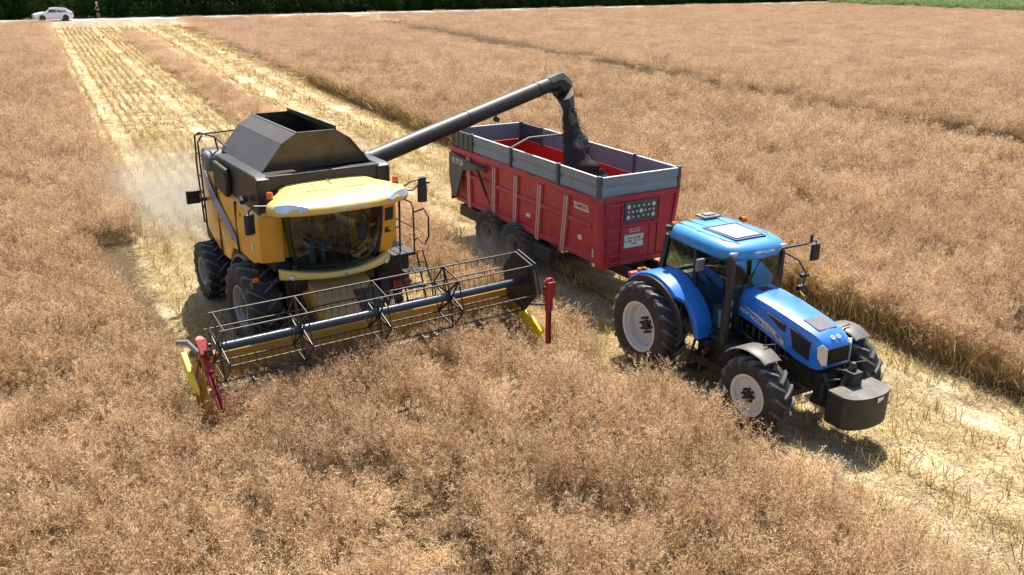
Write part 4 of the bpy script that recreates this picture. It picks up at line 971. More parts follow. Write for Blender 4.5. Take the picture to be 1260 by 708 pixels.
# feeder house
m_ = MB(); m_.loft([[(.8, -.62, 1.15), (.8, .62, 1.15), (.8, .62, 1.85), (.8, -.62, 1.85)], [(1.55, -.66, .75), (1.55, .66, .75), (1.65, .66, 1.55), (1.65, -.66, 1.55)], [(2.5, -.70, .35), (2.5, .70, .35), (2.5, .70, 1.05), (2.5, -.70, 1.05)]])
m_.build('feeder_house', YELD, CB, bevel=.03)
m_ = MB(); m_.bar((1.75, .4, 1.52), (2.4, .35, 1.15), .5, .03); m_.bar((1.1, -.78, 1.3), (2.4, -.78, .7), .09); m_.bar((1.1, .78, 1.3), (2.4, .78, .7), .09); m_.build('feeder_linkage', BLKM, CB)

# ---- header
HD = empty('header', (0, 0, 0), 0, CB)
yl, yr = -3.38, 3.50
m_ = MB()
m_.prism([(2.42, .30), (2.42, 1.16), (2.50, 1.22), (2.58, 1.16), (2.52, .40), (2.70, .20), (3.05, .16), (3.90, .12), (4.00, .08), (2.5, .08)], yl, yr)
m_.build('header_trough', YELD, HD, bevel=.015)
for sd, y0 in ((-1, yl), (1, yr)):
    m_ = MB(); m_.prism([(2.38, .10), (2.38, 1.20), (2.75, 1.22), (3.2, .85), (3.7, .42), (3.75, .10)], y0 - .02 * (sd < 0), y0 + .02 * (sd > 0))
    m_.build('end_sheet', YELD, HD, bevel=.01)
for sd, y0 in ((1, yr - .12),):
    m_ = MB(); m_.loft([[(3.2, y0 - .035, 1.0), (3.2, y0 + .035, 1.0), (3.2, y0 + .035, .6), (3.2, y0 - .035, .6)], [(3.7, y0 - .04, .86), (3.7, y0 + .04, .86), (3.7, y0 + .04, .55), (3.7, y0 - .04, .55)], [(4.0, y0 - .03, .66), (4.0, y0 + .03, .66), (4.0, y0 + .03, .5), (4.0, y0 - .03, .5)]])
    m_.build('crop_divider', YTIP, HD, bevel=.02)
m_ = MB(); m_.tube([(2.95, yl + .05, .52), (2.95, yr - .05, .52)], .16, 20)
turns = 9
for sd in (-1, 1):
    pts = []; ring0 = []
    for k in range(turns * 14 + 1):
        a = 2 * PI * k / 14 * sd; yy = sd * (3.3 - k / (turns * 14) * 2.5); ring0.append([(2.95 + .15 * math.cos(a), yy, .52 + .15 * math.sin(a)), (2.95 + .29 * math.cos(a), yy, .52 + .29 * math.sin(a)), (2.95 + .29 * math.cos(a), yy + .012, .52 + .29 * math.sin(a)), (2.95 + .15 * math.cos(a), yy + .012, .52 + .15 * math.sin(a))])
    m_.loft(ring0)
m_.build('feed_auger', CHROME, HD, smooth=40)
m_ = MB()
for k in range(88): y = yl + .06 + k * (yr - yl - .12) / 87; m_.add([(3.96, y - .025, .13), (3.96, y + .025, .13), (4.10, y, .14), (3.96, y, .17)], [(0, 1, 2), (0, 2, 3), (1, 3, 2), (0, 3, 1)])
m_.build('knife_fingers', STEEL, HD, smooth=0)
# reel
RL = empty('reel', (3.25, 0, 1.58), 0, CB)
r0, r1 = -3.14, 3.30; RRAD = .62; NB = 6; PH = R(-12)
m_ = MB(); m_.tube([(0, r0, 0), (0, r1, 0)], .085, 20); m_.build('reel_tube', REELT, RL, smooth=50)
hexa = [(RRAD * math.cos(PH + 2 * PI * k / NB), RRAD * math.sin(PH + 2 * PI * k / NB)) for k in range(NB)]
for (x_, z_) in hexa:
    m_ = MB(); m_.tube([(x_, r0 - .05, z_), (x_, r1 + .05, z_)], .017, 8); m_.build('reel_bat', STEEL, RL)
    m_ = MB()
    for k in range(44):
        y = r0 + .05 + k * (r1 - r0 - .1) / 43; m_.bar((x_, y, z_ - .01), (x_ + .03, y, z_ - .17), .008)
        if k % 2: m_.box(x_ - .022, x_ + .022, y - .007, y + .007, z_ - .026, z_ + .016)
    m_.build('reel_tines', REELD, RL, smooth=0)
def spider(y):
    m_ = MB()
    for k in range(NB):
        a, b = hexa[k], hexa[(k + 1) % NB]; m_.bar((a[0], y, a[1]), (b[0], y, b[1]), .012, .035)
        c = (a[0] * .5, a[1] * .5); m_.bar((a[0] * .98, y, a[1] * .98), (b[0] * .16, y, b[1] * .16), .014, .042); m_.bar((b[0] * .98, y, b[1] * .98), (a[0] * .16, y, a[1] * .16), .014, .042)
    m_.cyl((0, y, 0), .15, -.012, .012, 6, 'y'); m_.build('reel_spider', REELD, RL)
for y in (r0 + .02, -1.62, -.05, 1.55): spider(y)
m_ = MB(); m_.prism([(x_ * 1.06, z_ * 1.06) for x_, z_ in hexa], r1, r1 + .03); m_.prism([(x_ * .75, z_ * .75) for x_, z_ in hexa], r1 - .02, r1 + .05); m_.build('reel_end_plate', REELD, RL, bevel=.006)
m_ = MB()
for k in range(2): a, b = hexa[k], hexa[k + 1]; m_.bar((a[0] * 1.07, r1 + .10, a[1] * 1.07), (b[0] * 1.07, r1 + .10, b[1] * 1.07), .02, .03)
m_.build('reel_cam', STEEL, RL)
m_ = MB(); m_.bar((2.45, yl - .02, 1.22), (3.45, yl + .06, 1.60), .08, .11); m_.bar((2.45, yr + .10, 1.22), (3.5, yr - .02, 1.60), .07, .10); m_.tube([(2.6, yl - .02, .8), (3.0, yl + .02, 1.40)], .035, 8); m_.tube([(2.6, yr + .10, .8), (3.0, yr + .02, 1.40)], .035, 8); m_.build('reel_arm', REELD, HD)
# side knives: red gearbox with a hanging vertical blade
def side_knife(base, lean, nm='side_knife'):
    k = empty(nm, base, 0, CB)
    m_ = MB(); m_.box(-.11, .14, -.11, .11, -.26, .07); m_.tube([(-.06, 0, .02), (.10, 0, .06)], .105, 16); m_.tube([(-.02, -.13, -.04), (-.02, .13, -.04)], .07, 14); m_.box(-.07, .07, -.085, .085, -.58, -.2)
    m_.rot(Matrix.Diagonal((.85, .85, 1, 1))); g_ = m_.build('knife_gearbox', REDK, k, bevel=.02)
    m_ = MB(); m_.cyl((0, 0, 0), .035, .125, .16, 10, 'y'); m_.cyl((.04, 0, 0), .035, -.16, -.125, 10, 'y'); m_.v = [(x, y, z - .04) for x, y, z in m_.v]; m_.build('knife_cap', BLK, k)
    m_ = MB(); m_.box(-.05, .03, -.05, .05, -1.30, -.45)
    b_ = m_.build('knife_bar', REDK, k, bevel=.006)
    m_ = MB()
    for q in range(17): z = -1.28 + q * .048; m_.add([(.03, -.02, z), (.03, .02, z), (.03, 0, z + .045), (.085, 0, z + .02)], [(0, 1, 3), (1, 2, 3), (2, 0, 3), (0, 2, 1)])
    m_.build('knife_teeth', BLK, k, smooth=0)
    k.rotation_euler = (0, lean, 0); return k
side_knife((4.36, 3.27, 1.86), R(-2))
side_knife((3.02, -3.37, 1.60), R(-48))
m_ = MB(); m_.bar((3.2, yr + .0, 1.0), (4.34, 3.30, 1.40), .05, .05); m_.bar((2.8, yl - .02, 1.22), (3.10, yl - .08, 1.45), .07, .07); m_.tube([(2.75, yl - .30, 1.62), (3.05, yl - .22, 1.72), (3.2, yl - .1, 1.55)], .045, 10); m_.build('knife_bracket', GREYP, HD)
m_ = MB(); m_.loft([[(2.75, yl - .28, 1.42), (2.75, yl - .18, 1.42), (2.75, yl - .18, 1.22), (2.75, yl - .28, 1.22)], [(3.2, yl - .30, 1.22), (3.2, yl - .20, 1.22), (3.2, yl - .20, 1.0), (3.2, yl - .30, 1.0)], [(3.5, yl - .24, .98), (3.5, yl - .2, .98), (3.5, yl - .2, .86), (3.5, yl - .24, .86)]]); m_.build('side_shield', YTIP, HD, bevel=.02)

# ---- people in the cab
def seated(x, y, z, name, label, shirt, jeans, side=0, yaw=0):
    P = empty(name, to_world(CB_POS, CB_YAW, (x, y, z)), CB_YAW + yaw); tag(P, label, 'person', 'people seated in the harvester cab')
    J = [(0, 0, .06), (0, 0, .22), (.02, 0, .42), (.03, 0, .52), (.04, 0, .60),
         (.0, -.10, .05), (.40, -.13, .08), (.44, -.13, -.30), (.0, .10, .05), (.40, .13, .08), (.44, .13, -.30)]
    body_ = person_skin('jeans', [J[0], J[5], J[6], J[7], J[8], J[9], J[10]], [(0, 1), (1, 2), (2, 3), (0, 4), (4, 5), (5, 6)], [(.13, .11), .095, .07, .05, .095, .07, .05], jeans, P)
    A = [(0, 0, .08), (0, 0, .30), (.02, 0, .46), (.02, -.19, .45), (.10, -.24, .22), (.32, -.18, .24), (.02, .19, .45), (.10, .24, .22), (.32, .16, .24)]
    person_skin('shirt', A, [(0, 1), (1, 2), (2, 3), (3, 4), (4, 5), (2, 6), (6, 7), (7, 8)], [(.14, .11), (.17, .12), (.13, .10), .07, .05, .042, .07, .05, .042], shirt, P)
    H = [(.03, 0, .50), (.04, 0, .60), (.05, 0, .68), (.055, 0, .76)]
    person_skin('head', H, [(0, 1), (1, 2), (2, 3)], [.05, .055, (.085, .10), (.075, .09)], SKIN, P)
    person_skin('hair', [(.02, 0, .72), (.03, 0, .80), (.05, 0, .825)], [(0, 1), (1, 2)], [.085, .09, .07], HAIR, P)
    for sy in (-1, 1):
        hx = .36; hy = -.17 if sy < 0 else .15
        hnd = MB(); hnd.loft([rr(Vector((hx - .04, hy, .24)), Vector((0, 1, 0)), Vector((0, 0, 1)), .03, .02), rr(Vector((hx + .05, hy, .245)), Vector((0, 1, 0)), Vector((0, 0, 1)), .042, .016)])
        for f_ in range(4): hnd.tube([(hx + .05, hy - .03 + f_ * .02, .25), (hx + .09, hy - .032 + f_ * .021, .25), (hx + .10, hy - .032 + f_ * .021, .225)], [.010, .009, .008], 6)
        hnd.tube([(hx, hy - sy * .035, .245), (hx + .045, hy - sy * .06, .25)], [.011, .008], 6); hnd.build('hand', SKIN, P)
seated(.95, .12, 2.44, 'person', 'person driving the yellow harvester in a navy top, forearms bare at the wheel', cloth('navy top', (.02, .03, .08)), cloth('dark trousers', (.02, .022, .03)))
seated(.95, -.52, 2.44, 'person', 'person in light blue jeans and olive grey shirt sitting beside the harvester driver', cloth('olive shirt', (.16, .16, .12)), cloth('light blue jeans', (.10, .28, .42)), yaw=.15)

# ================================================================= TRAILER
TR = empty('tipping_trailer', (*TR_POS, 0), TR_YAW)
tag(TR, 'large red tipping trailer with grey hungry boards receiving seed from the auger', 'trailer')
LT = 7.28; zb, zm, zt = 1.12, 2.80, 3.30
def halfw(z): return 1.06 + (1.235 - 1.06) * min(1, (z - zb) / (2.6 - zb))
# tub
m_ = MB()
def wallsec(x, zlist): return [(x, -halfw(z), z) for z in zlist]
outer = [(-1.06, zb), (-1.235, 2.60), (-1.235, zm), (-1.19, zm), (-1.19, 2.6), (-1.0, zb + .1), (1.0, zb + .1), (1.19, 2.6), (1.19, zm), (1.235, zm), (1.235, 2.6), (1.06, zb)]
m_.loft([[(x, y, z) for y, z in outer] for x in (-LT, -.03)])
m_.prism([(-1.05, zb), (-1.233, 2.60), (-1.233, zm), (1.233, zm), (1.233, 2.60), (1.05, zb)], -.03, 0.0, 'x')
m_.prism([(-1.05, zb), (-1.233, 2.60), (-1.233, zm), (1.233, zm), (1.233, 2.60), (1.05, zb)], -LT - .02, -LT + .02, 'x')
tub = m_.build('tub', TRED, TR, bevel=.008, smooth=30)
m_ = MB()
m_.add([(-LT + .03, -1.186, zm), (-LT + .03, -1.186, 2.6), (-LT + .03, -.995, zb + .105), (-LT + .03, .995, zb + .105), (-LT + .03, 1.186, 2.6), (-LT + .03, 1.186, zm), (-.04, -1.186, zm), (-.04, -1.186, 2.6), (-.04, -.995, zb + .105), (-.04, .995, zb + .105), (-.04, 1.186, 2.6), (-.04, 1.186, zm)],
       [(0, 6, 7, 1), (1, 7, 8, 2), (2, 8, 9, 3), (3, 9, 10, 4), (4, 10, 11, 5), (0, 1, 2, 3, 4, 5), (11, 10, 9, 8, 7, 6)])
m_.build('tub_lining', TREDI, TR, smooth=30, recalc=False)
# rails
m_ = MB()
for sd in (-1, 1):
    m_.box(-LT, -.0, sd * 1.238, sd * 1.285, 2.66, 2.80)
    P = [(-LT + .05, 2.06), (-.25, 2.06)]; hw0 = halfw(2.08)
    m_.loft([[(x, sd * (hw0 + .003), 1.99), (x, sd * (hw0 + .055), 2.03), (x, sd * (hw0 + .055), 2.12), (x, sd * (hw0 + .003), 2.16)] for x in (-LT + .05, -.28)])
    m_.loft([[(x, sd * (halfw(1.2) + .003), 1.10), (x, sd * (halfw(1.2) + .05), 1.14), (x, sd * (halfw(1.2) + .05), 1.24), (x, sd * (halfw(1.2) + .003), 1.28)] for x in (-LT + .05, -.05)])
    # front corner post, broad
    m_.loft([[(-.24, sd * (halfw(z) + .002), z), (-.24, sd * (halfw(z) + .05), z), (-.02, sd * (halfw(z) + .05), z), (.045, sd * (halfw(z) - .03), z), (.045, sd * (halfw(z) - .12), z), (-.02, sd * (halfw(z) - .10), z)] for z in (1.0, 2.6, 2.79)])
m_.box(.002, .05, -1.1, 1.1, 2.69, 2.80); m_.box(.002, .05, -.94, .94, 1.06, 1.18)
m_.build('tub_rail', TRED, TR, bevel=.01)
# slanting ribs
for sd in (-1, 1):
    for xt, xb in ((-6.20, -6.42), (-4.72, -5.02), (-3.58, -3.90), (-2.43, -2.78), (-1.24, -1.62)):
        m_ = MB(); n_ = 2
        rings = []
        for z, x in ((2.645, xt), (1.05, xb)):
            y = halfw(z) + .004; o_ = .062
            rings.append([(x - .085, sd * y, z), (x - .085, sd * (y + o_), z), (x - .055, sd * (y + o_ + .012), z), (x - .02, sd * (y + o_), z), (x + .02, sd * (y + o_), z), (x + .055, sd * (y + o_ + .012), z), (x + .085, sd * (y + o_), z), (x + .085, sd * y, z)])
        m_.loft(rings); rb_ = m_.build('rib', TRIB, TR, bevel=.004, smooth=30)
        m_ = MB()
        for dx_ in (-.055, .055):
            m_.loft([[(x + dx_ - .014, sd * (halfw(z) + .081), z), (x + dx_ + .014, sd * (halfw(z) + .081), z), (x + dx_ + .014, sd * (halfw(z) + .074), z), (x + dx_ - .014, sd * (halfw(z) + .074), z)] for z, x in ((2.63, xt), (1.07, xb))])
        m_.build('pale_edges', TRIBW, rb_, smooth=0)
# hungry boards: corrugated grey boards with posts and light caps
def board(x0, x1, sd, z0=2.815, z1=3.285):
    hwd = 1.215; m_ = MB()
    prof = [(0, z0), (.02, z0 + .02), (.02, z0 + .14), (-.005, z0 + .18), (-.005, z0 + .25), (.02, z0 + .29), (.02, z1 - .02), (0, z1), (-.03, z1), (-.03, z0)]
    m_.loft([[(x, sd * (hwd + a), z) for a, z in prof] for x in (x0, x1)]); o = m_.build('side_board', TGREY, TR, bevel=.003, smooth=25)
    m_ = MB(); m_.box(x0, x1, sd * (hwd - .035), sd * (hwd + .028), z1 + .002, z1 + .024); m_.build('board_cap', TCAP, o)
for sd in (-1, 1):
    for x0, x1 in ((-6.05, -4.02), (-3.88, -1.78), (-1.64, -.09)): board(x0, x1, sd)
    m_ = MB(); m_.box(-LT, -6.09, sd * 1.19, sd * 1.235, 2.81, 3.30)
    for k in range(4): m_.box(-LT + .06 + k * .29, -LT + .12 + k * .29, sd * 1.235, sd * 1.25, 2.86, 3.26)
    m_.build('rear_board', TDARK, TR, bevel=.006)
    for xp in (-6.07, -3.95, -1.71, -.045):
        m_ = MB(); m_.box(xp - .055, xp + .055, sd * 1.18, sd * 1.275, 2.72, 3.34); m_.build('board_post', TDARK, TR, bevel=.012)
for xx, sg in ((-.012, 1), (-LT + .02, -1)):
    m_ = MB(); prof = [(0, 2.815), (.02, 2.84), (.02, 2.96), (-.005, 3.0), (-.005, 3.07), (.02, 3.11), (.02, 3.265), (0, 3.285), (-.03, 3.285), (-.03, 2.815)]
    m_.loft([[(xx + sg * a, y, z) for a, z in prof] for y in (-1.16, 1.16)]); o = m_.build('end_board', TGREY, TR, bevel=.003, smooth=25)
    m_ = MB(); m_.box(xx - .035, xx + .028, -1.16, 1.16, 3.287, 3.31); m_.build('board_cap', TCAP, o)
for sd in (-1, 1):
    m_ = MB(); m_.box(-LT - .02, -LT + .09, sd * 1.13, sd * 1.24, 2.72, 3.34); m_.build('board_post', TDARK, TR, bevel=.012)
m_ = MB(); m_.tube([(-3.95, -1.2, 3.33), (-3.9, -.7, 3.55), (-3.9, .7, 3.55), (-3.95, 1.2, 3.33)], .028, 8); m_.build('cross_bar', GREYP, TR)
# rear tailgate arm plates + rams
for sd in (-1, 1):
    m_ = MB(); y0 = sd * 1.29
    m_.prism([(-LT - .02, 2.64), (-5.95, 2.52), (-5.25, 2.52), (-5.22, 2.42), (-5.95, 2.30), (-6.45, 2.22), (-6.85, 1.36), (-7.12, 1.30), (-LT - .02, 1.9)], y0, y0 + sd * .05)
    pl = m_.build('tailgate_arm', TDARK, TR, bevel=.01)
    text('arm_lettering', '18 70 28', .23, WHITE, pl, face_matrix((-6.78, y0 + sd * .056, 2.42), (sd * -1 if sd > 0 else 1, 0, 0) if sd < 0 else (-1, 0, 0), (0, 0, 1)), .002, sx=.85)
    m_ = MB(); m_.tube([(-5.5, y0 + sd * .07, 2.52), (-5.05, y0 + sd * .07, 2.47)], .045, 10); m_.tube([(-5.6, y0 + sd * .05, 2.42), (-5.15, y0, 1.75)], .04, 10); m_.tube([(-5.2, y0, 1.82), (-5.0, y0 - sd * .04, 1.5)], .022, 8); m_.build('tailgate_ram', BLKM, TR)
m_ = MB(); m_.box(-LT - .08, -LT - .025, -1.24, 1.24, 1.15, 2.78)
for zz in (1.6, 2.1): m_.box(-LT - .12, -LT - .08, -1.2, 1.2, zz, zz + .1)
m_.build('tailgate', TRED, TR, bevel=.01)
# front wall: ladder, perforated panel, plates
m_ = MB()
m_.box(.002, .03, -.56, -.50, 1.18, 2.66); m_.box(.002, .03, .60, .66, 1.18, 2.66); m_.box(.002, .03, -.5, .6, 2.02, 2.08); m_.box(.002, .022, -.42, .40, 1.98, 2.01)
m_.box(.002, .026, -1.07, -1.02, 1.18, 2.68); m_.box(.002, .02, -.49, -.44, 1.2, 2.0); m_.box(.002, .02, .36, .40, 1.2, 2.0)
m_.build('front_frame', TRED, TR, bevel=.006)
m_ = MB()
for yy in (-.98, -.60): m_.tube([(.10, yy, 1.15), (.10, yy, 2.66)], .018, 8)
for zz in (1.36, 1.68, 2.0, 2.33, 2.62): m_.tube([(.10, -.98, zz), (.10, -.60, zz)], .016, 8)
m_.build('ladder', TRED, TR)
m_ = MB(); m_.box(.003, .035, -.48, .54, 2.12, 2.64); pan = m_.build('vent_panel', TDARK, TR, bevel=.006)
m_ = MB()
def disc(y, z, r_): m_.cyl((0, y, z), r_, .036, .044, 14, 'x')
big, sm = .052, .026
for row, z in enumerate((2.51, 2.38, 2.25)):
    ys = np.linspace(-.36, .42, 7)
    for i, y in enumerate(ys if row == 1 else np.linspace(-.36, .42, 6)):
        bigp = (i == 3) if row == 1 else i in (0, 5)
        disc(float(y), z, big if bigp else sm)
m_.build('vent_hole', WHITE, pan, smooth=0)
m_ = MB(); m_.box(.003, .012, -.42, .18, 1.47, 1.79); wp = m_.build('notice_plate', WHITE, TR)
text('notice_text', 'PTAC 22 000\nPV 6 800   CU 15 200\n18 70', .075, BLK, wp, face_matrix((.0135, -.12, 1.63), (0, 1, 0), (0, 0, 1)), .001)
m_ = MB(); m_.box(.003, .012, -.28, .06, 1.85, 1.95); wp2 = m_.build('maker_plate', paint('plate grey red', (.5, .42, .45), .4), TR)
text('maker_text', 'LAMBERT', .07, TRED, wp2, face_matrix((.0135, -.11, 1.90), (0, 1, 0), (0, 0, 1)), .001)
slope = (1.235 - 1.06) / (2.6 - zb)
for sd in (-1, 1):
    yy = halfw(2.45) + .006
    m_ = MB(); m_.add([(-1.03, sd * (halfw(2.37) + .006), 2.37), (-.42, sd * (halfw(2.37) + .006), 2.37), (-.42, sd * (halfw(2.54) + .006), 2.54), (-1.03, sd * (halfw(2.54) + .006), 2.54)], [(0, 1, 2, 3)]); sp_ = m_.build('name_plate', WHITE, TR, smooth=0)
    text('name_lettering', 'LAMBERT', .145, TRED, sp_, face_matrix((-.725, sd * (halfw(2.455) + .010), 2.455), (1, 0, 0) if sd < 0 else (-1, 0, 0), (0, sd * slope, 1)), .001)
    for (xa, xb_, zc, za, zb_) in ((-3.30, -3.10, 1.62, 1.57, 1.67), (-.92, -.78, 1.65, 1.58, 1.70), (-.30, -.27, 1.4, 1.28, 1.48)):
        m_ = MB(); m_.box(xa, xb_, sd * (halfw(zc) - .03), sd * (halfw(zc) + (.012 if xa < -.5 else .06)), za, zb_); m_.build('side_sticker', WHITE, TR)
# chassis, running gear
m_ = MB()
for sd in (-1, 1): m_.box(-6.9, .9, sd * .42, sd * .54, .82, 1.06)
for xx in (-6.8, -5.4, -3.6, -1.8, -.2): m_.box(xx, xx + .12, -.42, .42, .84, 1.02)
m_.bar((.9, -.45, .93), (1.75, -.07, .62), .12, .16); m_.bar((.9, .45, .93), (1.75, .07, .62), .12, .16); m_.box(1.7, 2.0, -.08, .08, .54, .66); m_.tube([(2.0, 0, .6), (2.12, 0, .6)], .07, 10)
m_.box(-.5, .5, -.3, .3, .72, .84); m_.tube([(.6, -.62, .2), (.6, -.62, .95)], .045, 10); m_.box(.5, .72, -.72, -.52, .16, .20)
m_.build('chassis', BLKM, TR, bevel=.012)
m_ = MB(); m_.box(-6.95, -5.15, -1.14, -.98, .72, 1.06); m_.box(-6.95, -5.15, .98, 1.14, .72, 1.06); m_.box(-6.98, -6.9, -1.14, 1.14, .72, .98); m_.build('underrun_guard', BLKM, TR, bevel=.015)
m_ = MB(); 
for xx in (-5.15, -3.72): m_.tube([(xx, -1.1, .64), (xx, 1.1, .64)], .075, 12)
m_.bar((-5.5, -.5, .75), (-3.1, -.5, .75), .1, .12); m_.bar((-5.5, .5, .75), (-3.1, .5, .75), .1, .12); m_.build('axle', BLKM, TR)
for xx in (-5.15, -3.72):
    for sd in (-1, 1): make_wheel(TR, xx, sd * 1.06, .64, .64, .50, .31, sd, 20, RIMD, tyremat=RUB, lugh=.02)
m_ = MB(); 
for yy in (-1.02, 1.02): m_.box(-2.9, -2.1, yy - .12, yy + .12, .55, .95)
m_.build('tool_box', BLKM, TR, bevel=.03)

# seed load and falling seed
PL = to_world(TR_POS, TR_YAW, (0, 0, 0))
nx, ny = 74, 26; vs = []; fs = []
for i in range(nx):
    for j in range(ny):
        x = -LT + .06 + (LT - .14) * i / (nx - 1); hz_ = lambda z: halfw(z) - .055
        d1 = math.hypot(x + 2.75, 0) ; u = -1 + 2 * j / (ny - 1)
        z = 1.75 + .62 * math.exp(-((x + 2.45) / 1.3) ** 2) * (1 - .35 * u * u) + .04 * float(N1(x * 3, u * 4, 1.0)) + .02 * float(N2(x * 8, u * 8, 1.)) - .1 * u * u
        vs.append((x, u * (halfw(z) - .05), z))
for i in range(nx - 1):
    for j in range(ny - 1): a = i * ny + j; fs.append((a, a + ny, a + ny + 1, a + 1))
m_ = MB(); m_.add(vs, fs); ld = m_.build('seed_load', SEED, None, smooth=60, recalc=False); ld.location = PL; ld.rotation_euler = (0, 0, TR_YAW); tag(ld, 'heap of tiny dark seed lying inside the red trailer', None, kind='stuff')
# stream
P0 = to_world(TR_POS, TR_YAW, (-3.50, .27, 4.42)); P2 = to_world(TR_POS, TR_YAW, (-2.38, .16, 2.30)); Pm = P0.lerp(P2, .5) + Vector((-.10, 0, .10))
r_ = np.random.default_rng(3)
def bez(t): return P0 * (1 - t) ** 2 + Pm * 2 * t * (1 - t) + P2 * t * t
m_ = MB(); rings = []
NSEG = 34; tx = Vector((math.cos(.7), math.sin(.7), 0))
for i in range(NSEG):
    t = i / (NSEG - 1); c = bez(t); base = .15 + .21 * t
    ring = []
    for k in range(20):
        a = 2 * PI * k / 20; lump = .72 + .75 * float(N1(a * 1.3 + 9, t * 9, .9)) * (.35 + .9 * t) + .22 * float(N2(a * 4, t * 30, .8))
        bulge = 1 + (.45 * max(0, math.cos(a)) * math.exp(-((t - .42) / .10) ** 2)) + (.55 * max(0, math.cos(a)) * math.exp(-((t - .80) / .12) ** 2))
        ring.append(c + Vector((math.cos(a), 0, 0)) * base * lump * bulge + Vector((0, math.sin(a), 0)) * base * .8 * lump)
    rings.append(ring)
m_.loft(rings)
for i in range(16000):
    t = r_.random() ** .8; c = bez(t); sp = (.10 + .20 * t) * (1.0 if r_.random() < .85 else 1.5); off = Vector((r_.normal() * sp * .75 + .05 * t, r_.normal() * sp * .6, r_.normal() * .05)); c = c + off; q = r_.uniform(.004, .010)
    m_.add([c, c + Vector((q, 0, q)), c + Vector((0, q, -q * 2.2)), c + Vector((-q, 0, q))], [(0, 1, 2), (0, 2, 3), (0, 3, 1), (1, 3, 2)])
stm = m_.build('falling_seed', SEED, None, smooth=40); tag(stm, 'dark stream of seed pouring from the auger spout into the trailer', None, kind='stuff')

# ================================================================= TRACTOR
TC = empty('farm_tractor', (*TC_POS, 0), TC_YAW)
tag(TC, 'blue farm tractor with a black front weight pulling the red trailer', 'tractor')
RX, FX = -.12, 2.93
make_wheel(TC, RX, -1.28, .94, .94, .60, .52, -1, 20, dish=.75)
make_wheel(TC, RX, 1.28, .94, .94, .60, .52, 1, 20, dish=.75)
make_wheel(TC, FX, -1.16, .71, .71, .52, .38, -1, 15, dish=.35, steer=R(3), lugh=.055)
make_wheel(TC, FX, 1.16, .71, .71, .52, .38, 1, 15, dish=.35, steer=R(3), lugh=.055)
m_ = MB(); m_.tube([(RX, -1.1, .94), (RX, 1.1, .94)], .14, 14); m_.box(RX - .45, RX + .5, -.32, .32, .62, 1.35); m_.box(.3, 2.2, -.26, .26, .62, 1.2); m_.box(1.4, 3.5, -.24, .24, .75, 1.55); m_.tube([(FX, -1.0, .66), (FX, 1.0, .66)], .10, 12); m_.box(FX - .18, FX + .18, -.45, .45, .52, .82); m_.box(-.75, -.35, -.25, .25, .45, .95)
for sd in (-1, 1): m_.tube([(FX + .22, sd * .25, .68), (FX + .18, sd * .9, .68)], .03, 8); m_.box(FX - .12, FX + .12, sd * .86, sd * 1.0, .5, .92)
m_.build('chassis', BLKM, TC, bevel=.025)
m_ = MB()
for k in range(9): m_.box(1.55 + k * .17, 1.60 + k * .17, -.36, -.24, 1.05 + .05 * (k % 3), 1.5)
m_.tube([(1.6, -.38, 1.3), (2.3, -.42, 1.15), (2.9, -.36, 1.2)], .04, 8); m_.tube([(1.9, -.40, 1.0), (2.5, -.36, .95)], .07, 10); m_.tube([(1.5, .4, 1.1), (2.9, .36, 1.1)], .05, 8); m_.build('engine', BLKM, TC, bevel=.01)
m_ = MB(); m_.prism([(.85, .55), (.85, 1.12), (1.75, 1.12), (1.85, .95), (1.75, .55)], -.78, -.34); m_.prism([(.85, .55), (.85, 1.12), (1.75, 1.12), (1.85, .95), (1.75, .55)], .34, .78); m_.build('fuel_tank', BLK, TC, bevel=.05)
m_ = MB()
for k, zz in enumerate((.42, .70, .98)): m_.box(1.0, 1.34, -1.16 + k * .08, -.86 + k * .06, zz, zz + .03)
m_.bar((1.0, -1.14, .42), (1.0, -.95, 1.05), .02, .05); m_.bar((1.34, -1.14, .42), (1.34, -.95, 1.05), .02, .05); m_.build('step', BLK, TC)
m_ = MB(); m_.box(1.22, 1.31, -.98, -.92, .78, .84); m_.box(1.30, 1.36, -.98, -.92, .88, .93); m_.build('step_reflector', AMB, TC)
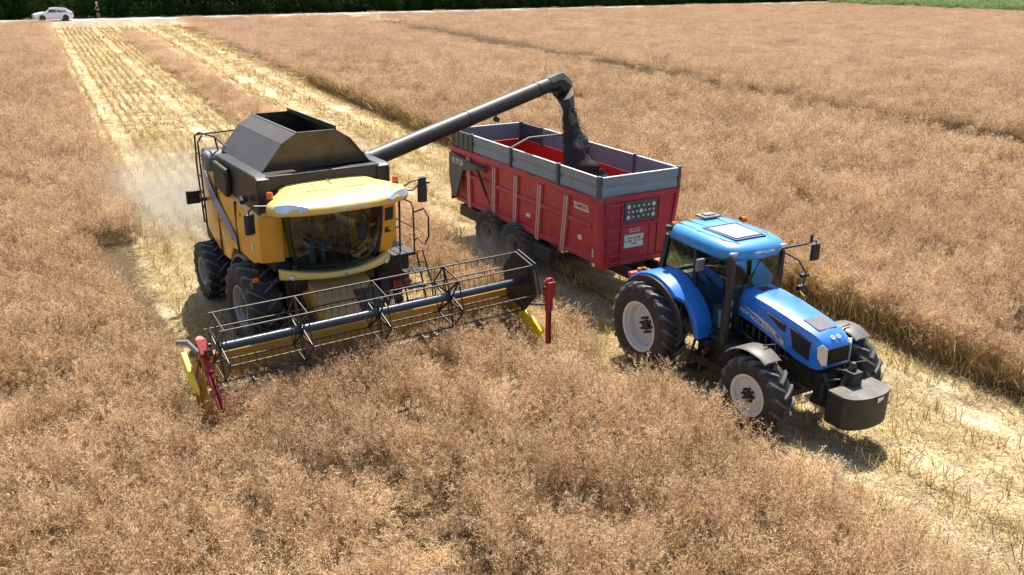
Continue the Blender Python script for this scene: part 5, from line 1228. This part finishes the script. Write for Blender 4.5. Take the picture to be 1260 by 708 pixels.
# rear fenders
def fender(sd):
    m_ = MB(); rings = []
    for k in range(15):
        a = R(140 - k * 9.6); rr_ = 1.16 + .03 * math.sin(k / 14 * PI); cx, cz = RX + .10 + rr_ * math.cos(a) * 1.02, .92 + rr_ * math.sin(a)
        ci = (RX + .10 + (rr_ - .05) * math.cos(a), .92 + (rr_ - .05) * math.sin(a)); y_in = .66; y_out = 1.34 - .02 * k * (k > 9)
        rings.append([(cx, sd * y_in, cz), (cx, sd * (y_out - .08), cz), (cx - .0 - .01 * math.cos(a), sd * (y_out - .02), cz - .02 * math.sin(a)), (ci[0] - .05 * math.cos(a), sd * y_out, ci[1] - .05 * math.sin(a)), (ci[0], sd * (y_out - .03), ci[1]), (ci[0], sd * y_in, ci[1])])
    m_.loft(rings); f_ = m_.build('rear_fender', BLUE, TC, bevel=.012, smooth=45)
    m_ = MB(); rings = []
    for k in range(15):
        a = R(141 - k * 9.6); rr_ = 1.10; rings.append([(RX + .10 + (rr_ + .01) * math.cos(a), sd * 1.335, .92 + (rr_ + .01) * math.sin(a)), (RX + .10 + (rr_ + .01) * math.cos(a), sd * 1.375, .92 + (rr_ + .01) * math.sin(a)), (RX + .10 + (rr_ - .14) * math.cos(a), sd * 1.375, .92 + (rr_ - .14) * math.sin(a)), (RX + .10 + (rr_ - .09) * math.cos(a), sd * 1.335, .92 + (rr_ - .09) * math.sin(a))])
    m_.loft(rings); m_.build('fender_edge', BLK, f_, smooth=45)
    m_ = MB(); m_.box(-.98, -.86, sd * .95, sd * 1.25, 1.74, 1.84); m_.build('tail_lamp', paint('tail lamp red', (.5, .02, .02), .3, dust=.1), f_, bevel=.02)
    m_ = MB(); m_.box(-.84, -.76, sd * 1.02, sd * 1.12, 1.86, 1.95); m_.build('fender_beacon', AMB, f_, bevel=.01)
for sd in (-1, 1): fender(sd)
# inner fender panel between cab and fender
# cab
cabT = empty('cab', (0, 0, 0), 0, TC)
cw0, cw1 = .70, .74
def pillar(a, b, w): m_.bar(a, b, w, w * 1.2)
m_ = MB()
for sd in (-1, 1):
    m_.bar((1.42, sd * .70, 2.74), (1.50, sd * .62, 1.30), .08, .10)   # A
    m_.bar((.50, sd * .72, 2.76), (.62, sd * .72, 1.45), .07, .08)    # B
    m_.bar((-.38, sd * .70, 2.76), (-.56, sd * .70, 1.85), .10, .13)   # C
    m_.bar((-.38, sd * .70, 2.72), (1.42, sd * .70, 2.72), .07, .08)
    m_.bar((-.56, sd * .70, 1.88), (.2, sd * .71, 2.05), .06, .06); m_.bar((.2, sd * .71, 2.05), (.75, sd * .71, 1.75), .06, .06); m_.bar((.75, sd * .71, 1.75), (.95, sd * .70, 1.2), .06, .06)
    m_.bar((.93, sd * .70, 1.2), (1.50, sd * .64, 1.2), .06, .06)
m_.bar((-.38, -.70, 2.72), (-.38, .70, 2.72), .08); m_.bar((-.56, -.7, 1.86), (-.56, .7, 1.86), .07); m_.box(1.50, 1.56, -.62, .62, 1.9, 2.02)
m_.build('cab_frame', BLK, cabT, bevel=.01)
m_ = MB(); m_.box(-.5, 1.5, -.66, .66, 1.1, 1.18); m_.box(-.55, .35, -.66, .66, 1.15, 1.75); m_.build('cab_floor', BLKM, cabT, bevel=.02)
for sd in (-1, 1):
    m_ = MB(); y = .725; m_.add([(1.40, sd * .71, 2.72), (.50, sd * .725, 2.72), (.62, sd * .72, 1.85), (.78, sd * .71, 1.72), (.97, sd * .70, 1.24), (1.47, sd * .63, 1.24)], [(0, 1, 2, 3, 4, 5)]); m_.build('door_window', GLASST, cabT, smooth=0)
    m_ = MB(); m_.add([(.49, sd * .725, 2.72), (-.38, sd * .71, 2.72), (-.53, sd * .705, 1.92), (.2, sd * .715, 2.08), (.58, sd * .725, 1.90)], [(0, 1, 2, 3, 4)]); m_.build('side_window', GLASST, cabT, smooth=0)
m_ = MB(); m_.loft([[(1.44 + .07 * (1 - (u / .67) ** 2), u, 2.72) for u in np.linspace(-.67, .67, 9)], [(1.53 + .07 * (1 - (u / .62) ** 2), u, 2.0) for u in np.linspace(-.62, .62, 9)]], caps=False, closed=False); m_.build('windscreen', GLASST, cabT, smooth=60, recalc=False)
m_ = MB(); m_.add([(-.40, -.67, 2.72), (-.40, .67, 2.72), (-.58, .67, 1.92), (-.58, -.67, 1.92)], [(0, 1, 2, 3)]); m_.build('rear_window', GLASST, cabT, smooth=0)
m_ = MB(); m_.box(.05, .60, -.26, .26, 1.62, 1.80); m_.box(-.08, .10, -.26, .26, 1.75, 2.45); m_.box(.15, .45, -.2, .2, 1.18, 1.62); m_.build('driver_seat', paint('tractor seat', (.03, .05, .08), .8), cabT, bevel=.05)
m_ = MB(); m_.box(1.12, 1.46, -.24, .24, 1.18, 2.0); m_.tube([(1.2, 0, 1.9), (1.0, 0, 2.12)], .035, 8); m_.box(.2, .8, -.60, -.36, 1.7, 1.85); m_.box(1.0, 1.06, -.58, -.40, 1.95, 2.2); m_.build('dashboard', paint('dash grey', (.10, .11, .11), .6), cabT, bevel=.03)
m_ = MB(); m_.lathe([(.175, -.014), (.19, 0), (.175, .014), (.16, 0)], (0, 0, 0), 24, 'z', True); m_.rot(Matrix.Translation((.98, 0, 2.15)) @ Matrix.Rotation(-.6, 4, 'Y')); m_.build('steering_wheel', BLK, cabT)
m_ = MB(); m_.prism([(1.08, 1.26), (1.08, 1.72), (1.35, 1.78), (1.42, 1.72), (1.42, 1.26)], -.655, -.62); m_.build('door_panel', paint('teal panel', (.05, .22, .22), .5), cabT, bevel=.01)
# roof
def troof(z, k, fx=0):
    o_ = [(-.48, -.54), (-.44, -.68), (-.30, -.76), (.5, -.80), (1.10, -.80), (1.38, -.74), (1.53, -.52), (1.58, 0), (1.53, .52), (1.38, .74), (1.10, .80), (.5, .80), (-.30, .76), (-.44, .68), (-.48, .54), (-.50, 0)]
    return [(.6 + (x - .6) * k, y * k, z - .03 * max(0, x - .8)) for x, y in o_]
m_ = MB(); m_.loft([troof(2.70, .92), troof(2.72, .975), troof(2.80, 1.005), troof(2.88, 1.0), troof(2.95, .955), troof(3.00, .88), troof(3.03, .7), troof(3.04, .4)]); rfT = m_.build('roof', BLUER, TC, smooth=50)
m_ = MB(); m_.prism([(.38, -.38), (.38, .38), (1.18, .33), (1.18, -.33)], 3.025, 3.058, 'z'); m_.build('roof_hatch', HATCH, rfT, bevel=.03)
m_ = MB()
for a, b in (((.33, -.43), (.33, .43)), ((.33, -.43), (1.23, -.38)), ((.33, .43), (1.23, .38)), ((1.23, -.38), (1.23, .38))): m_.bar((*a, 3.040 - .03 * max(0, a[0] - .8)), (*b, 3.040 - .03 * max(0, b[0] - .8)), .035, .03)
for yy in (-.56, -.30, .30, .56): m_.bar((-.34, yy, 3.046 - .05 * abs(yy)), (.24, yy, 3.052 - .05 * abs(yy)), .018, .02)
m_.tube([(.35, -.60, 3.022), (1.1, -.56, 3.012), (1.34, -.40, 2.995)], .012, 6); m_.tube([(.35, .60, 3.022), (1.1, .56, 3.012), (1.34, .40, 2.995)], .012, 6)
m_.build('roof_groove', paint('groove blue', (.01, .06, .2), .5), rfT)
m_ = MB(); m_.box(-.42, -.10, -.02, .42, 3.05, 3.10); m_.box(-.34, -.16, .06, .34, 3.10, 3.13); m_.build('roof_vent', GREYP, rfT, bevel=.03)
for (x_, y_) in ((-.32, -.76), (.02, .82)):
    m_ = MB(); m_.lathe([(.001, .20), (.055, .195), (.066, .17), (.068, .05)], (x_, y_, 2.97), 16); m_.build('beacon', AMB, rfT); m_ = MB(); m_.cyl((x_, y_, 2.92), .075, -.05, .05, 16); m_.bar((x_, y_ * .9, 2.9), (x_, y_, 2.9), .05); m_.build('beacon_base', BLK, rfT)
m_ = MB()
for sd in (-1, 1): m_.box(1.42, 1.50, sd * .54, sd * .72, 2.80, 2.88)
m_.build('roof_lamp', LENS, rfT, bevel=.015)
text('roof_lettering', 'NEW HOLLAND', .07, WHITE, rfT, face_matrix((1.592, .05, 2.84), (0, 1, 0), (-.12, 0, 1)), .002)
# bonnet
def hring(x, w, zt_, zb_, r_=.09):
    return [(x, -w, zb_), (x, -w - .015, (zb_ + zt_) / 2), (x, -w + .01, zt_ - r_ * 1.1), (x, -w + r_ * .45, zt_ - r_ * .35), (x, -w + r_ * 1.6, zt_), (x, 0, zt_ + .02), (x, w - r_ * 1.6, zt_), (x, w - r_ * .45, zt_ - r_ * .35), (x, w - .01, zt_ - r_ * 1.1), (x, w + .015, (zb_ + zt_) / 2), (x, w, zb_)]
m_ = MB(); m_.loft([hring(1.56, .44, 2.13, 1.62), hring(1.9, .435, 2.12, 1.58), hring(2.3, .43, 2.08, 1.50), hring(2.7, .42, 2.02, 1.38), hring(3.1, .41, 1.95, 1.28), hring(3.4, .385, 1.88, 1.24), hring(3.55, .36, 1.80, 1.25), hring(3.64, .32, 1.68, 1.30, .07)])
hood = m_.build('bonnet', BLUE, TC, smooth=42, bevel=0)
m_ = MB(); m_.add([(3.665, -.27, 1.36), (3.665, .27, 1.36), (3.64, .29, 1.66), (3.64, -.29, 1.66), (3.60, -.27, 1.34), (3.60, .27, 1.34), (3.58, .29, 1.68), (3.58, -.29, 1.68)], [(0, 1, 2, 3), (7, 6, 5, 4), (0, 4, 5, 1), (1, 5, 6, 2), (2, 6, 7, 3), (3, 7, 4, 0)]); gr = m_.build('grille', BLK, hood, bevel=.01)
m_ = MB()
for k in range(9): yy = -.24 + k * .06; m_.bar((3.672, yy, 1.37), (3.650, yy * 1.05, 1.65), .008, .012)
m_.build('grille_bars', BLKM, hood)
for sd in (-1, 1):
    m_ = MB(); m_.add([(3.685, sd * .285, 1.36), (3.635, sd * .375, 1.37), (3.56, sd * .425, 1.50), (3.53, sd * .425, 1.68), (3.60, sd * .385, 1.76), (3.672, sd * .30, 1.68), (3.5, sd * .25, 1.36), (3.5, sd * .25, 1.72)], [(0, 1, 2, 3, 4, 5), (0, 6, 1), (4, 7, 5), (0, 5, 7, 6), (1, 6, 2), (2, 6, 7, 3), (3, 7, 4)]); m_.build('headlight', LENS, hood, bevel=.008)
    for nm, pts in (('side_vent', [(2.30, 1.93), (2.75, 1.84), (2.78, 1.70), (2.62, 1.74)]), ('side_vent', [(2.88, 1.84), (3.36, 1.72), (3.36, 1.36), (3.00, 1.46)])):
        m_ = MB(); vs_ = []
        for (x_, z_) in pts:
            wv = np.interp(x_, [1.56, 2.3, 2.7, 3.1, 3.4, 3.55], [.44, .43, .42, .41, .385, .36]) + .006; vs_.append((x_, sd * (wv + .020), z_))
        vs2 = [(x_, y_ - sd * .03, z_) for x_, y_, z_ in vs_]; m_.add(vs_ + vs2, [(0, 1, 2, 3), (7, 6, 5, 4)] + [(i, (i + 1) % 4, (i + 1) % 4 + 4, i + 4) for i in range(4)]); m_.build(nm, BLK, hood)
    # pale stripe decal along the lower edge
    P = [(1.75, 1.86, 1.845), (2.05, 1.80, 1.755), (2.35, 1.72, 1.64), (2.6, 1.62, 1.50), (2.78, 1.52, 1.42)]
    m_ = MB(); m_.loft([[(x_, sd * (np.interp(x_, [1.56, 2.3, 2.7, 3.1], [.44, .43, .42, .41]) + .020), a), (x_, sd * (np.interp(x_, [1.56, 2.3, 2.7, 3.1], [.44, .43, .42, .41]) + .020), b_)] for x_, a, b_ in P], caps=False, closed=False)
    m_.build('side_decal', paint('decal pale', (.62, .62, .50), .35, dust=.1, updust_lit=0), hood, smooth=0, recalc=False)
    text('bonnet_lettering', 'NEW HOLLAND', .115, WHITE, hood, face_matrix((2.02, sd * .462, 1.69), (1, 0, -.22) if sd < 0 else (-1, 0, -.22), (.22 * (1 if sd < 0 else -1), 0, 1)), .002)
    text('model_lettering', 'TVT', .07, BLK, hood, face_matrix((2.62, sd * .452, 1.555), (1, 0, -.45) if sd < 0 else (-1, 0, -.45), (.45 * (1 if sd < 0 else -1), 0, 1)), .003)
m_ = MB(); m_.add([(2.98, -.24, 1.995), (3.36, -.22, 1.915), (3.36, .22, 1.915), (2.98, .24, 1.995), (2.98, -.24, 1.93), (3.36, -.22, 1.85), (3.36, .22, 1.85), (2.98, .24, 1.93)], [(0, 1, 2, 3), (4, 7, 6, 5), (0, 4, 5, 1), (1, 5, 6, 2), (2, 6, 7, 3), (3, 7, 4, 0)]); m_.build('top_grille', paint('mesh blue dark', (.01, .05, .13), .5), hood, bevel=.01)
m_ = MB(); m_.add([(1.66, -.10, 2.156), (1.84, -.10, 2.150), (1.84, .12, 2.150), (1.66, .12, 2.156)], [(0, 1, 2, 3)]); m_.build('top_vent', BLK, hood, smooth=0)
for yy in (-.07, .07):
    m_ = MB(); m_.lathe([(.045, 0), (.045, .01), (.030, .01), (.030, 0)], (0, 0, 0), 16, 'z', True); m_.cyl((0, 0, 0), .014, 0, .01, 8); m_.rot(Matrix.Translation((3.54, yy, 1.822)) @ Matrix.Rotation(R(38), 4, 'Y')); m_.build('emblem', WHITE, hood)
# front mudguards
for sd in (-1, 1):
    m_ = MB(); rings = []
    for k in range(10):
        a = R(158 - k * 11.0); cx, cz = FX - .08 + .80 * math.cos(a), .76 + .82 * math.sin(a); hw_ = .23 * (1 if k < 8 else .9); rings.append([(cx, sd * 1.16 - hw_, cz - .03), (cx, sd * 1.16 - hw_ * .8, cz), (cx, sd * 1.16 + hw_ * .8, cz), (cx, sd * 1.16 + hw_, cz - .03), (cx * .999, sd * 1.16 + hw_ * .8, cz - .02), (cx, sd * 1.16 - hw_ * .8, cz - .02)])
    m_.loft(rings); mg = m_.build('front_mudguard', paint('mudguard plastic', (.055, .06, .07), .4, dust=.2, updust_lit=.18), TC, smooth=50)
    m_ = MB(); m_.tube([(FX, sd * .8, .8), (FX, sd * .82, 1.6), (FX, sd * 1.1, 1.63)], .02, 8); m_.build('mudguard_stay', BLK, mg)
# exhaust / intake stack on the right A pillar
m_ = MB(); m_.tube([(1.62, -.80, 1.15), (1.62, -.80, 1.35)], .12, 16); m_.tube([(1.62, -.80, 1.35), (1.62, -.80, 2.0)], .10, 16); m_.tube([(1.62, -.80, 2.0), (1.62, -.80, 2.66), (1.60, -.80, 2.78), (1.54, -.82, 2.84)], [.085, .08, .08, .075], 16); ex = m_.build('exhaust_stack', BLK, TC, smooth=50)
m_ = MB()
for zz in (1.50, 1.72, 1.95): m_.lathe([(.105, 0), (.112, .01), (.112, .03), (.105, .04)], (1.62, -.80, zz), 16)
m_.build('exhaust_clamp', GREYP, ex)
m_ = MB(); m_.tube([(1.45, -.76, 2.62), (1.1, -.98, 2.56)], .016, 6); m_.build('mirror_arm', STEEL, cabT)
m_ = MB(); m_.box(.95, 1.02, -1.12, -.92, 2.42, 2.68); m_.build('mirror', GREYP, cabT, bevel=.03)
m_ = MB(); m_.tube([(1.40, .72, 2.76), (1.50, 1.25, 2.80), (1.50, 1.52, 2.84), (1.48, 1.58, 2.78)], [.03, .022, .018, .018], 8); m_.tube([(1.42, .74, 2.68), (1.60, 1.0, 2.52), (1.66, 1.18, 2.25), (1.62, 1.20, 1.95)], .016, 8); m_.build('mirror_arm', BLK, cabT)
m_ = MB(); m_.box(1.44, 1.52, 1.46, 1.68, 2.40, 2.76); m_.build('mirror', BLK, cabT, bevel=.03)
m_ = MB(); m_.box(1.46, 1.50, 1.38, 1.46, 2.82, 2.98); m_.box(1.56, 1.66, 1.10, 1.30, 2.14, 2.22); m_.box(1.54, 1.64, 1.08, 1.30, 1.86, 1.97); m_.build('small_mirror', BLK, cabT, bevel=.02)
m_ = MB(); m_.tube([(1.585, -.45, 2.02), (1.61, -.2, 2.5)], .010, 6); m_.tube([(1.605, -.28, 2.25), (1.615, -.10, 2.68)], .012, 6); m_.build('wiper', BLK, cabT)
# front linkage and weight
m_ = MB()
for sd in (-1, 1): m_.bar((3.45, sd * .28, .62), (4.02, sd * .34, .72), .07, .12); m_.bar((3.62, sd * .22, 1.15), (3.72, sd * .25, .65), .06, .1); m_.tube([(3.6, sd * .24, 1.18), (3.95, sd * .32, .80)], .04, 8)
m_.box(3.45, 3.62, -.28, .28, .6, 1.15); m_.tube([(3.66, -.2, .9), (3.8, -.3, 1.15), (3.95, -.2, 1.2)], .02, 6); m_.tube([(3.6, .2, 1.0), (3.85, .1, 1.25), (4.0, .3, 1.1)], .018, 6); m_.cyl((3.72, -.36, 0), .05, .75, 1.05, 10); m_.cyl((3.72, .36, 0), .05, .75, 1.05, 10); m_.tube([(3.68, 0, 1.2), (3.98, 0, 1.34)], .035, 8); m_.bar((3.96, -.30, .75), (4.0, 0, 1.5), .06, .08); m_.bar((3.96, .30, .75), (4.0, 0, 1.5), .06, .08); m_.box(3.92, 4.14, -.12, .12, 1.10, 1.36)
m_.tube([(3.6, -.1, 1.25), (3.9, -.15, 1.35), (4.1, .05, 1.3)], .015, 6); m_.tube([(3.62, .1, 1.28), (3.9, .45, 1.40), (3.75, .75, 1.25)], .015, 6)
m_.build('front_linkage', BLKM, TC, bevel=.01)
m_ = MB(); plan = [(4.0, -.56), (4.36, -.56)] + [(4.36 + .22 * math.cos(R(a)), .54 * math.sin(R(a))) for a in range(-78, 79, 13)] + [(4.36, .56), (4.0, .56)]
m_.prism(plan, .50, 1.09, 'z'); wt = m_.build('front_weight', BLKM, TC, bevel=.02, smooth=25)
m_ = MB(); m_.prism([(x_ * 1.0, y_ * .985) for x_, y_ in plan], 1.092, 1.102, 'z'); m_.build('weight_top', paint('weight top', (.06, .065, .075), .35, dust=.35, updust_lit=.15, var=.4), wt, smooth=0)
m_ = MB(); m_.box(0, .006, -.13, .13, -.035, .035); m_.rot(Matrix.Translation((4.577, .12, 1.03)) @ Matrix.Rotation(R(14), 4, 'Z')); m_.build('weight_sticker', WHITE, wt)
# driver of the tractor is hidden behind the pillars; hitch at the back
m_ = MB(); m_.box(-.95, -.6, -.10, .10, .45, .62); m_.bar((-.55, -.45, .75), (-1.25, -.42, .62), .06, .1); m_.bar((-.55, .45, .75), (-1.25, .42, .62), .06, .1); m_.box(-.62, -.5, -.4, .4, 1.0, 1.5); m_.build('rear_hitch', BLKM, TC, bevel=.01)

# ================================================================= CAR
def make_car():
    c = empty('parked_car', RD0 + RDd * 5.15 + RDn * -.9, math.atan2(RDd.y, RDd.x) + PI)
    c.location.z = RZ + .005
    tag(c, 'white hatchback car on the gravel road at the far left', 'car')
    st_ = [(-2.28, .62, .52, .78, .80, .70), (-2.22, .30, .40, .90, .98, .76), (-1.95, .80, .22, .95, 1.16, .74), (-1.6, .80, .22, .95, 1.38, .66), (-1.2, .0, .2, .95, 1.45, .66), (-.4, 0, .2, .93, 1.50, .62), (.3, 0, .2, .91, 1.44, .62), (.95, 0, .2, .89, 1.05, .78), (1.5, 0, .22, .86, .95, .78), (2.0, 0, .24, .80, .86, .74), (2.25, 0, .32, .68, .72, .66)]
    def ring(x, zb_, zs, zt_, wt_):
        w = .90 if abs(x) < 2 else .80; wb = .5 * (w + wt_)
        return [(x, -w * .9, zb_), (x, -w, zb_ + .15), (x, -w, zs * .8), (x, -w * .97, zs), (x, -wt_ if zt_ > zs + .08 else -w * .9, zt_ - .03), (x, 0, zt_), (x, wt_ if zt_ > zs + .08 else w * .9, zt_ - .03), (x, w * .97, zs), (x, w, zs * .8), (x, w, zb_ + .15), (x, w * .9, zb_)]
    m_ = MB(); m_.loft([ring(x, zb_, zs, zt_, wt_) for x, _, zb_, zs, zt_, wt_ in st_]); b_ = m_.build('body', CARW, c, smooth=40)
    for sd in (-1, 1):
        for pts in ([(.78, .97), (.42, 1.28), (-.30, 1.36), (-.30, .98)], [(-.38, .98), (-.38, 1.36), (-1.05, 1.32), (-1.50, 1.03)]):
            m_ = MB(); vs_ = [(x_, sd * (.905 - (z_ - .95) * .62), z_) for x_, z_ in pts]; m_.add(vs_ + [(x, y - sd * .03, z) for x, y, z in vs_], [(0, 1, 2, 3), (7, 6, 5, 4)] + [(i, (i + 1) % 4, (i + 1) % 4 + 4, i + 4) for i in range(4)]); m_.build('side_window', BLK, c, smooth=0)
        m_ = MB(); m_.box(1.9, 2.2, sd * .62, sd * .79, .60, .72); m_.build('headlight', LENS, c, bevel=.03)
        m_ = MB(); m_.box(-2.25, -1.98, sd * .70, sd * .87, .80, .93); m_.build('tail_light', REDK, c, bevel=.03)
        for x_ in (1.38, -1.30):
            wh = empty('wheel', (x_, sd * .80, .32), 0, c)
            m_ = MB(); m_.lathe([(.2, -.1), (.30, -.11), (.325, -.08), (.325, .08), (.30, .11), (.2, .1)], (0, 0, 0), 28, 'y'); m_.build('tyre', RUB, wh)
            m_ = MB(); m_.cyl((0, 0, 0), .2, -.09, .09, 20, 'y'); m_.build('rim', GREYP, wh)
            m_ = MB(); m_.cyl((x_, 0, .34), .37, sd * .80 if sd > 0 else -.902, .902 if sd > 0 else -.80, 24, 'y'); m_.build('wheel_arch', BLK, c)
        m_ = MB(); m_.box(.72, .90, sd * .92, sd * 1.05, .98, 1.08); m_.build('wing_mirror', CARW, c, bevel=.03)
    for nm, pts in (('windscreen', [(1.02, .70, 1.03), (1.02, -.70, 1.03), (.35, -.58, 1.42), (.35, .58, 1.42)]), ('rear_window', [(-1.95, .62, 1.06), (-1.95, -.62, 1.06), (-1.35, -.58, 1.38), (-1.35, .58, 1.38)])):
        m_ = MB(); m_.add([(x_ + .02, y_, z_ + .015) for x_, y_, z_ in pts], [(0, 1, 2, 3)]); m_.build(nm, CARGL, c, smooth=0)
    c.scale = (.90, .95, .98)
make_car()

# person walking on the verge
pw = to = None
pp = RD0 + RDd * 10.6 + RDn * 1.8
P = empty('person', (pp.x, pp.y, RZ), R(-115)); tag(P, 'person in dark red top and white cap standing right of the white car', 'person')
person_skin('body', [(0, 0, .95), (0, 0, 1.15), (0, 0, 1.38), (.0, 0, 1.50), (0, -.10, .88), (.05, -.11, .48), (.0, -.12, .08), (.14, -.12, .04), (0, .10, .88), (-.02, .11, .48), (-.10, .12, .08), (.04, .12, .04), (0, -.20, 1.38), (.05, -.26, 1.12), (.20, -.22, .95), (0, .20, 1.38), (.02, .27, 1.12), (.12, .25, .90), (.01, 0, 1.60), (.02, 0, 1.70)],
            [(0, 1), (1, 2), (2, 3), (0, 4), (4, 5), (5, 6), (6, 7), (0, 8), (8, 9), (9, 10), (10, 11), (2, 12), (12, 13), (13, 14), (2, 15), (15, 16), (16, 17), (3, 18), (18, 19)],
            [(.14, .10), (.13, .10), (.15, .10), .06, .085, .06, .045, .04, .085, .06, .045, .04, .06, .045, .035, .06, .045, .035, (.08, .09), (.075, .09)], SKIN, P)
person_skin('top', [(0, 0, .95), (0, 0, 1.15), (0, 0, 1.38), (0, -.20, 1.39), (.04, -.25, 1.2), (0, .20, 1.39), (.02, .26, 1.2)], [(0, 1), (1, 2), (2, 3), (3, 4), (2, 5), (5, 6)], [(.155, .12), (.15, .12), (.165, .12), .07, .06, .07, .06], cloth('dark red top', (.13, .015, .02)), P)
person_skin('shorts', [(0, 0, .96), (0, -.10, .86), (.04, -.11, .58), (0, .10, .86), (-.02, .11, .58)], [(0, 1), (1, 2), (0, 3), (3, 4)], [(.15, .115), .10, .085, .10, .085], cloth('dark shorts', (.03, .025, .03)), P)
m_ = MB(); m_.lathe([(.001, .13), (.07, .115), (.105, .05), (.112, 0), (.14, -.01)], (.02, 0, 1.74), 16); m_.build('cap', WHITE, P)
# cut crop piled on the header table behind the knife
r_ = np.random.default_rng(77)
lx = r_.uniform(2.62, 3.75, 420); ly = r_.uniform(-3.25, 3.4, 420)
cs, sn = math.cos(CB_YAW), math.sin(CB_YAW)
pos = np.stack([CB_POS[0] + lx * cs - ly * sn, CB_POS[1] + lx * sn + ly * cs, .05 + .25 * (3.8 - lx) / 1.2 + 0 * lx], 1)
cc_ = template('cut_crop', [plant_mesh('cut_crop', 900 + i, rad=.25, nst=5, nbr=8, npod=10, H=.75) for i in range(3)])
scatter('cut_crop', cc_, pos, np.stack([r_.normal(0, .5, 420), r_.normal(0, .5, 420), r_.uniform(0, 6.28, 420)], 1), np.stack([np.full(420, .9), np.full(420, .9), r_.uniform(.6, .95, 420)], 1), r_.integers(0, 3, 420), 'freshly cut brown crop lying on the harvester header under the reel')

# ================================================================= DUST
def dust(name, label, loc, scale, dens, yaw=0.0, noise=1.2):
    m = bpy.data.materials.new(name); m.use_nodes = True; n = m.node_tree.nodes; l = m.node_tree.links; n.remove(n['Principled BSDF'])
    pv = n.new('ShaderNodeVolumePrincipled'); pv.inputs['Color'].default_value = (.95, .86, .70, 1); pv.inputs['Anisotropy'].default_value = .3
    tc = n.new('ShaderNodeTexCoord'); ln = n.new('ShaderNodeVectorMath'); ln.operation = 'LENGTH'; l.new(tc.outputs['Object'], ln.inputs[0])
    fo = n.new('ShaderNodeMapRange'); fo.interpolation_type = 'SMOOTHSTEP'; fo.inputs[1].default_value = .15; fo.inputs[2].default_value = 1.0; fo.inputs[3].default_value = 1; fo.inputs[4].default_value = 0; l.new(ln.outputs['Value'], fo.inputs[0])
    no = n.new('ShaderNodeTexNoise'); no.inputs['Scale'].default_value = noise; no.inputs['Detail'].default_value = 3; l.new(tc.outputs['Object'], no.inputs[0])
    nr = n.new('ShaderNodeMapRange'); nr.inputs[1].default_value = .35; nr.inputs[2].default_value = .65; nr.inputs[3].default_value = .5; nr.inputs[4].default_value = 1; l.new(no.outputs[0], nr.inputs[0])
    mu = n.new('ShaderNodeMath'); mu.operation = 'MULTIPLY'; l.new(fo.outputs[0], mu.inputs[0]); l.new(nr.outputs[0], mu.inputs[1])
    m2 = n.new('ShaderNodeMath'); m2.operation = 'MULTIPLY'; m2.inputs[1].default_value = dens; l.new(mu.outputs[0], m2.inputs[0]); l.new(m2.outputs[0], pv.inputs['Density'])
    l.new(pv.outputs[0], n['Material Output'].inputs['Volume'])
    g_ = MB(); rings = []
    for i in range(9):
        a = -PI / 2 + PI * (i + .02) / 8.04; rings.append([(math.cos(a) * math.cos(2 * PI * k / 20), math.cos(a) * math.sin(2 * PI * k / 20), math.sin(a)) for k in range(20)])
    g_.loft(rings); o = g_.build(name, m, None, smooth=180); o.location = loc; o.scale = scale; o.rotation_euler = (0, 0, yaw); tag(o, label, None, kind='stuff')
dust('dust_cloud', 'pale dust cloud drifting behind the yellow harvester', (-10.3, 27.0, .9), (6.8, 3.0, 1.7), .27, CB_YAW + .12)
dust('chaff_dust', 'thin brownish dust hanging round the wheels of the red trailer', (*to_world(TR_POS, TR_YAW, (-3.6, -1.7, .5))[:2], .6), (3.2, 1.1, .9), .22, TR_YAW)
S.cycles.volume_step_rate = 2.0
S.cycles.volume_max_steps = 64
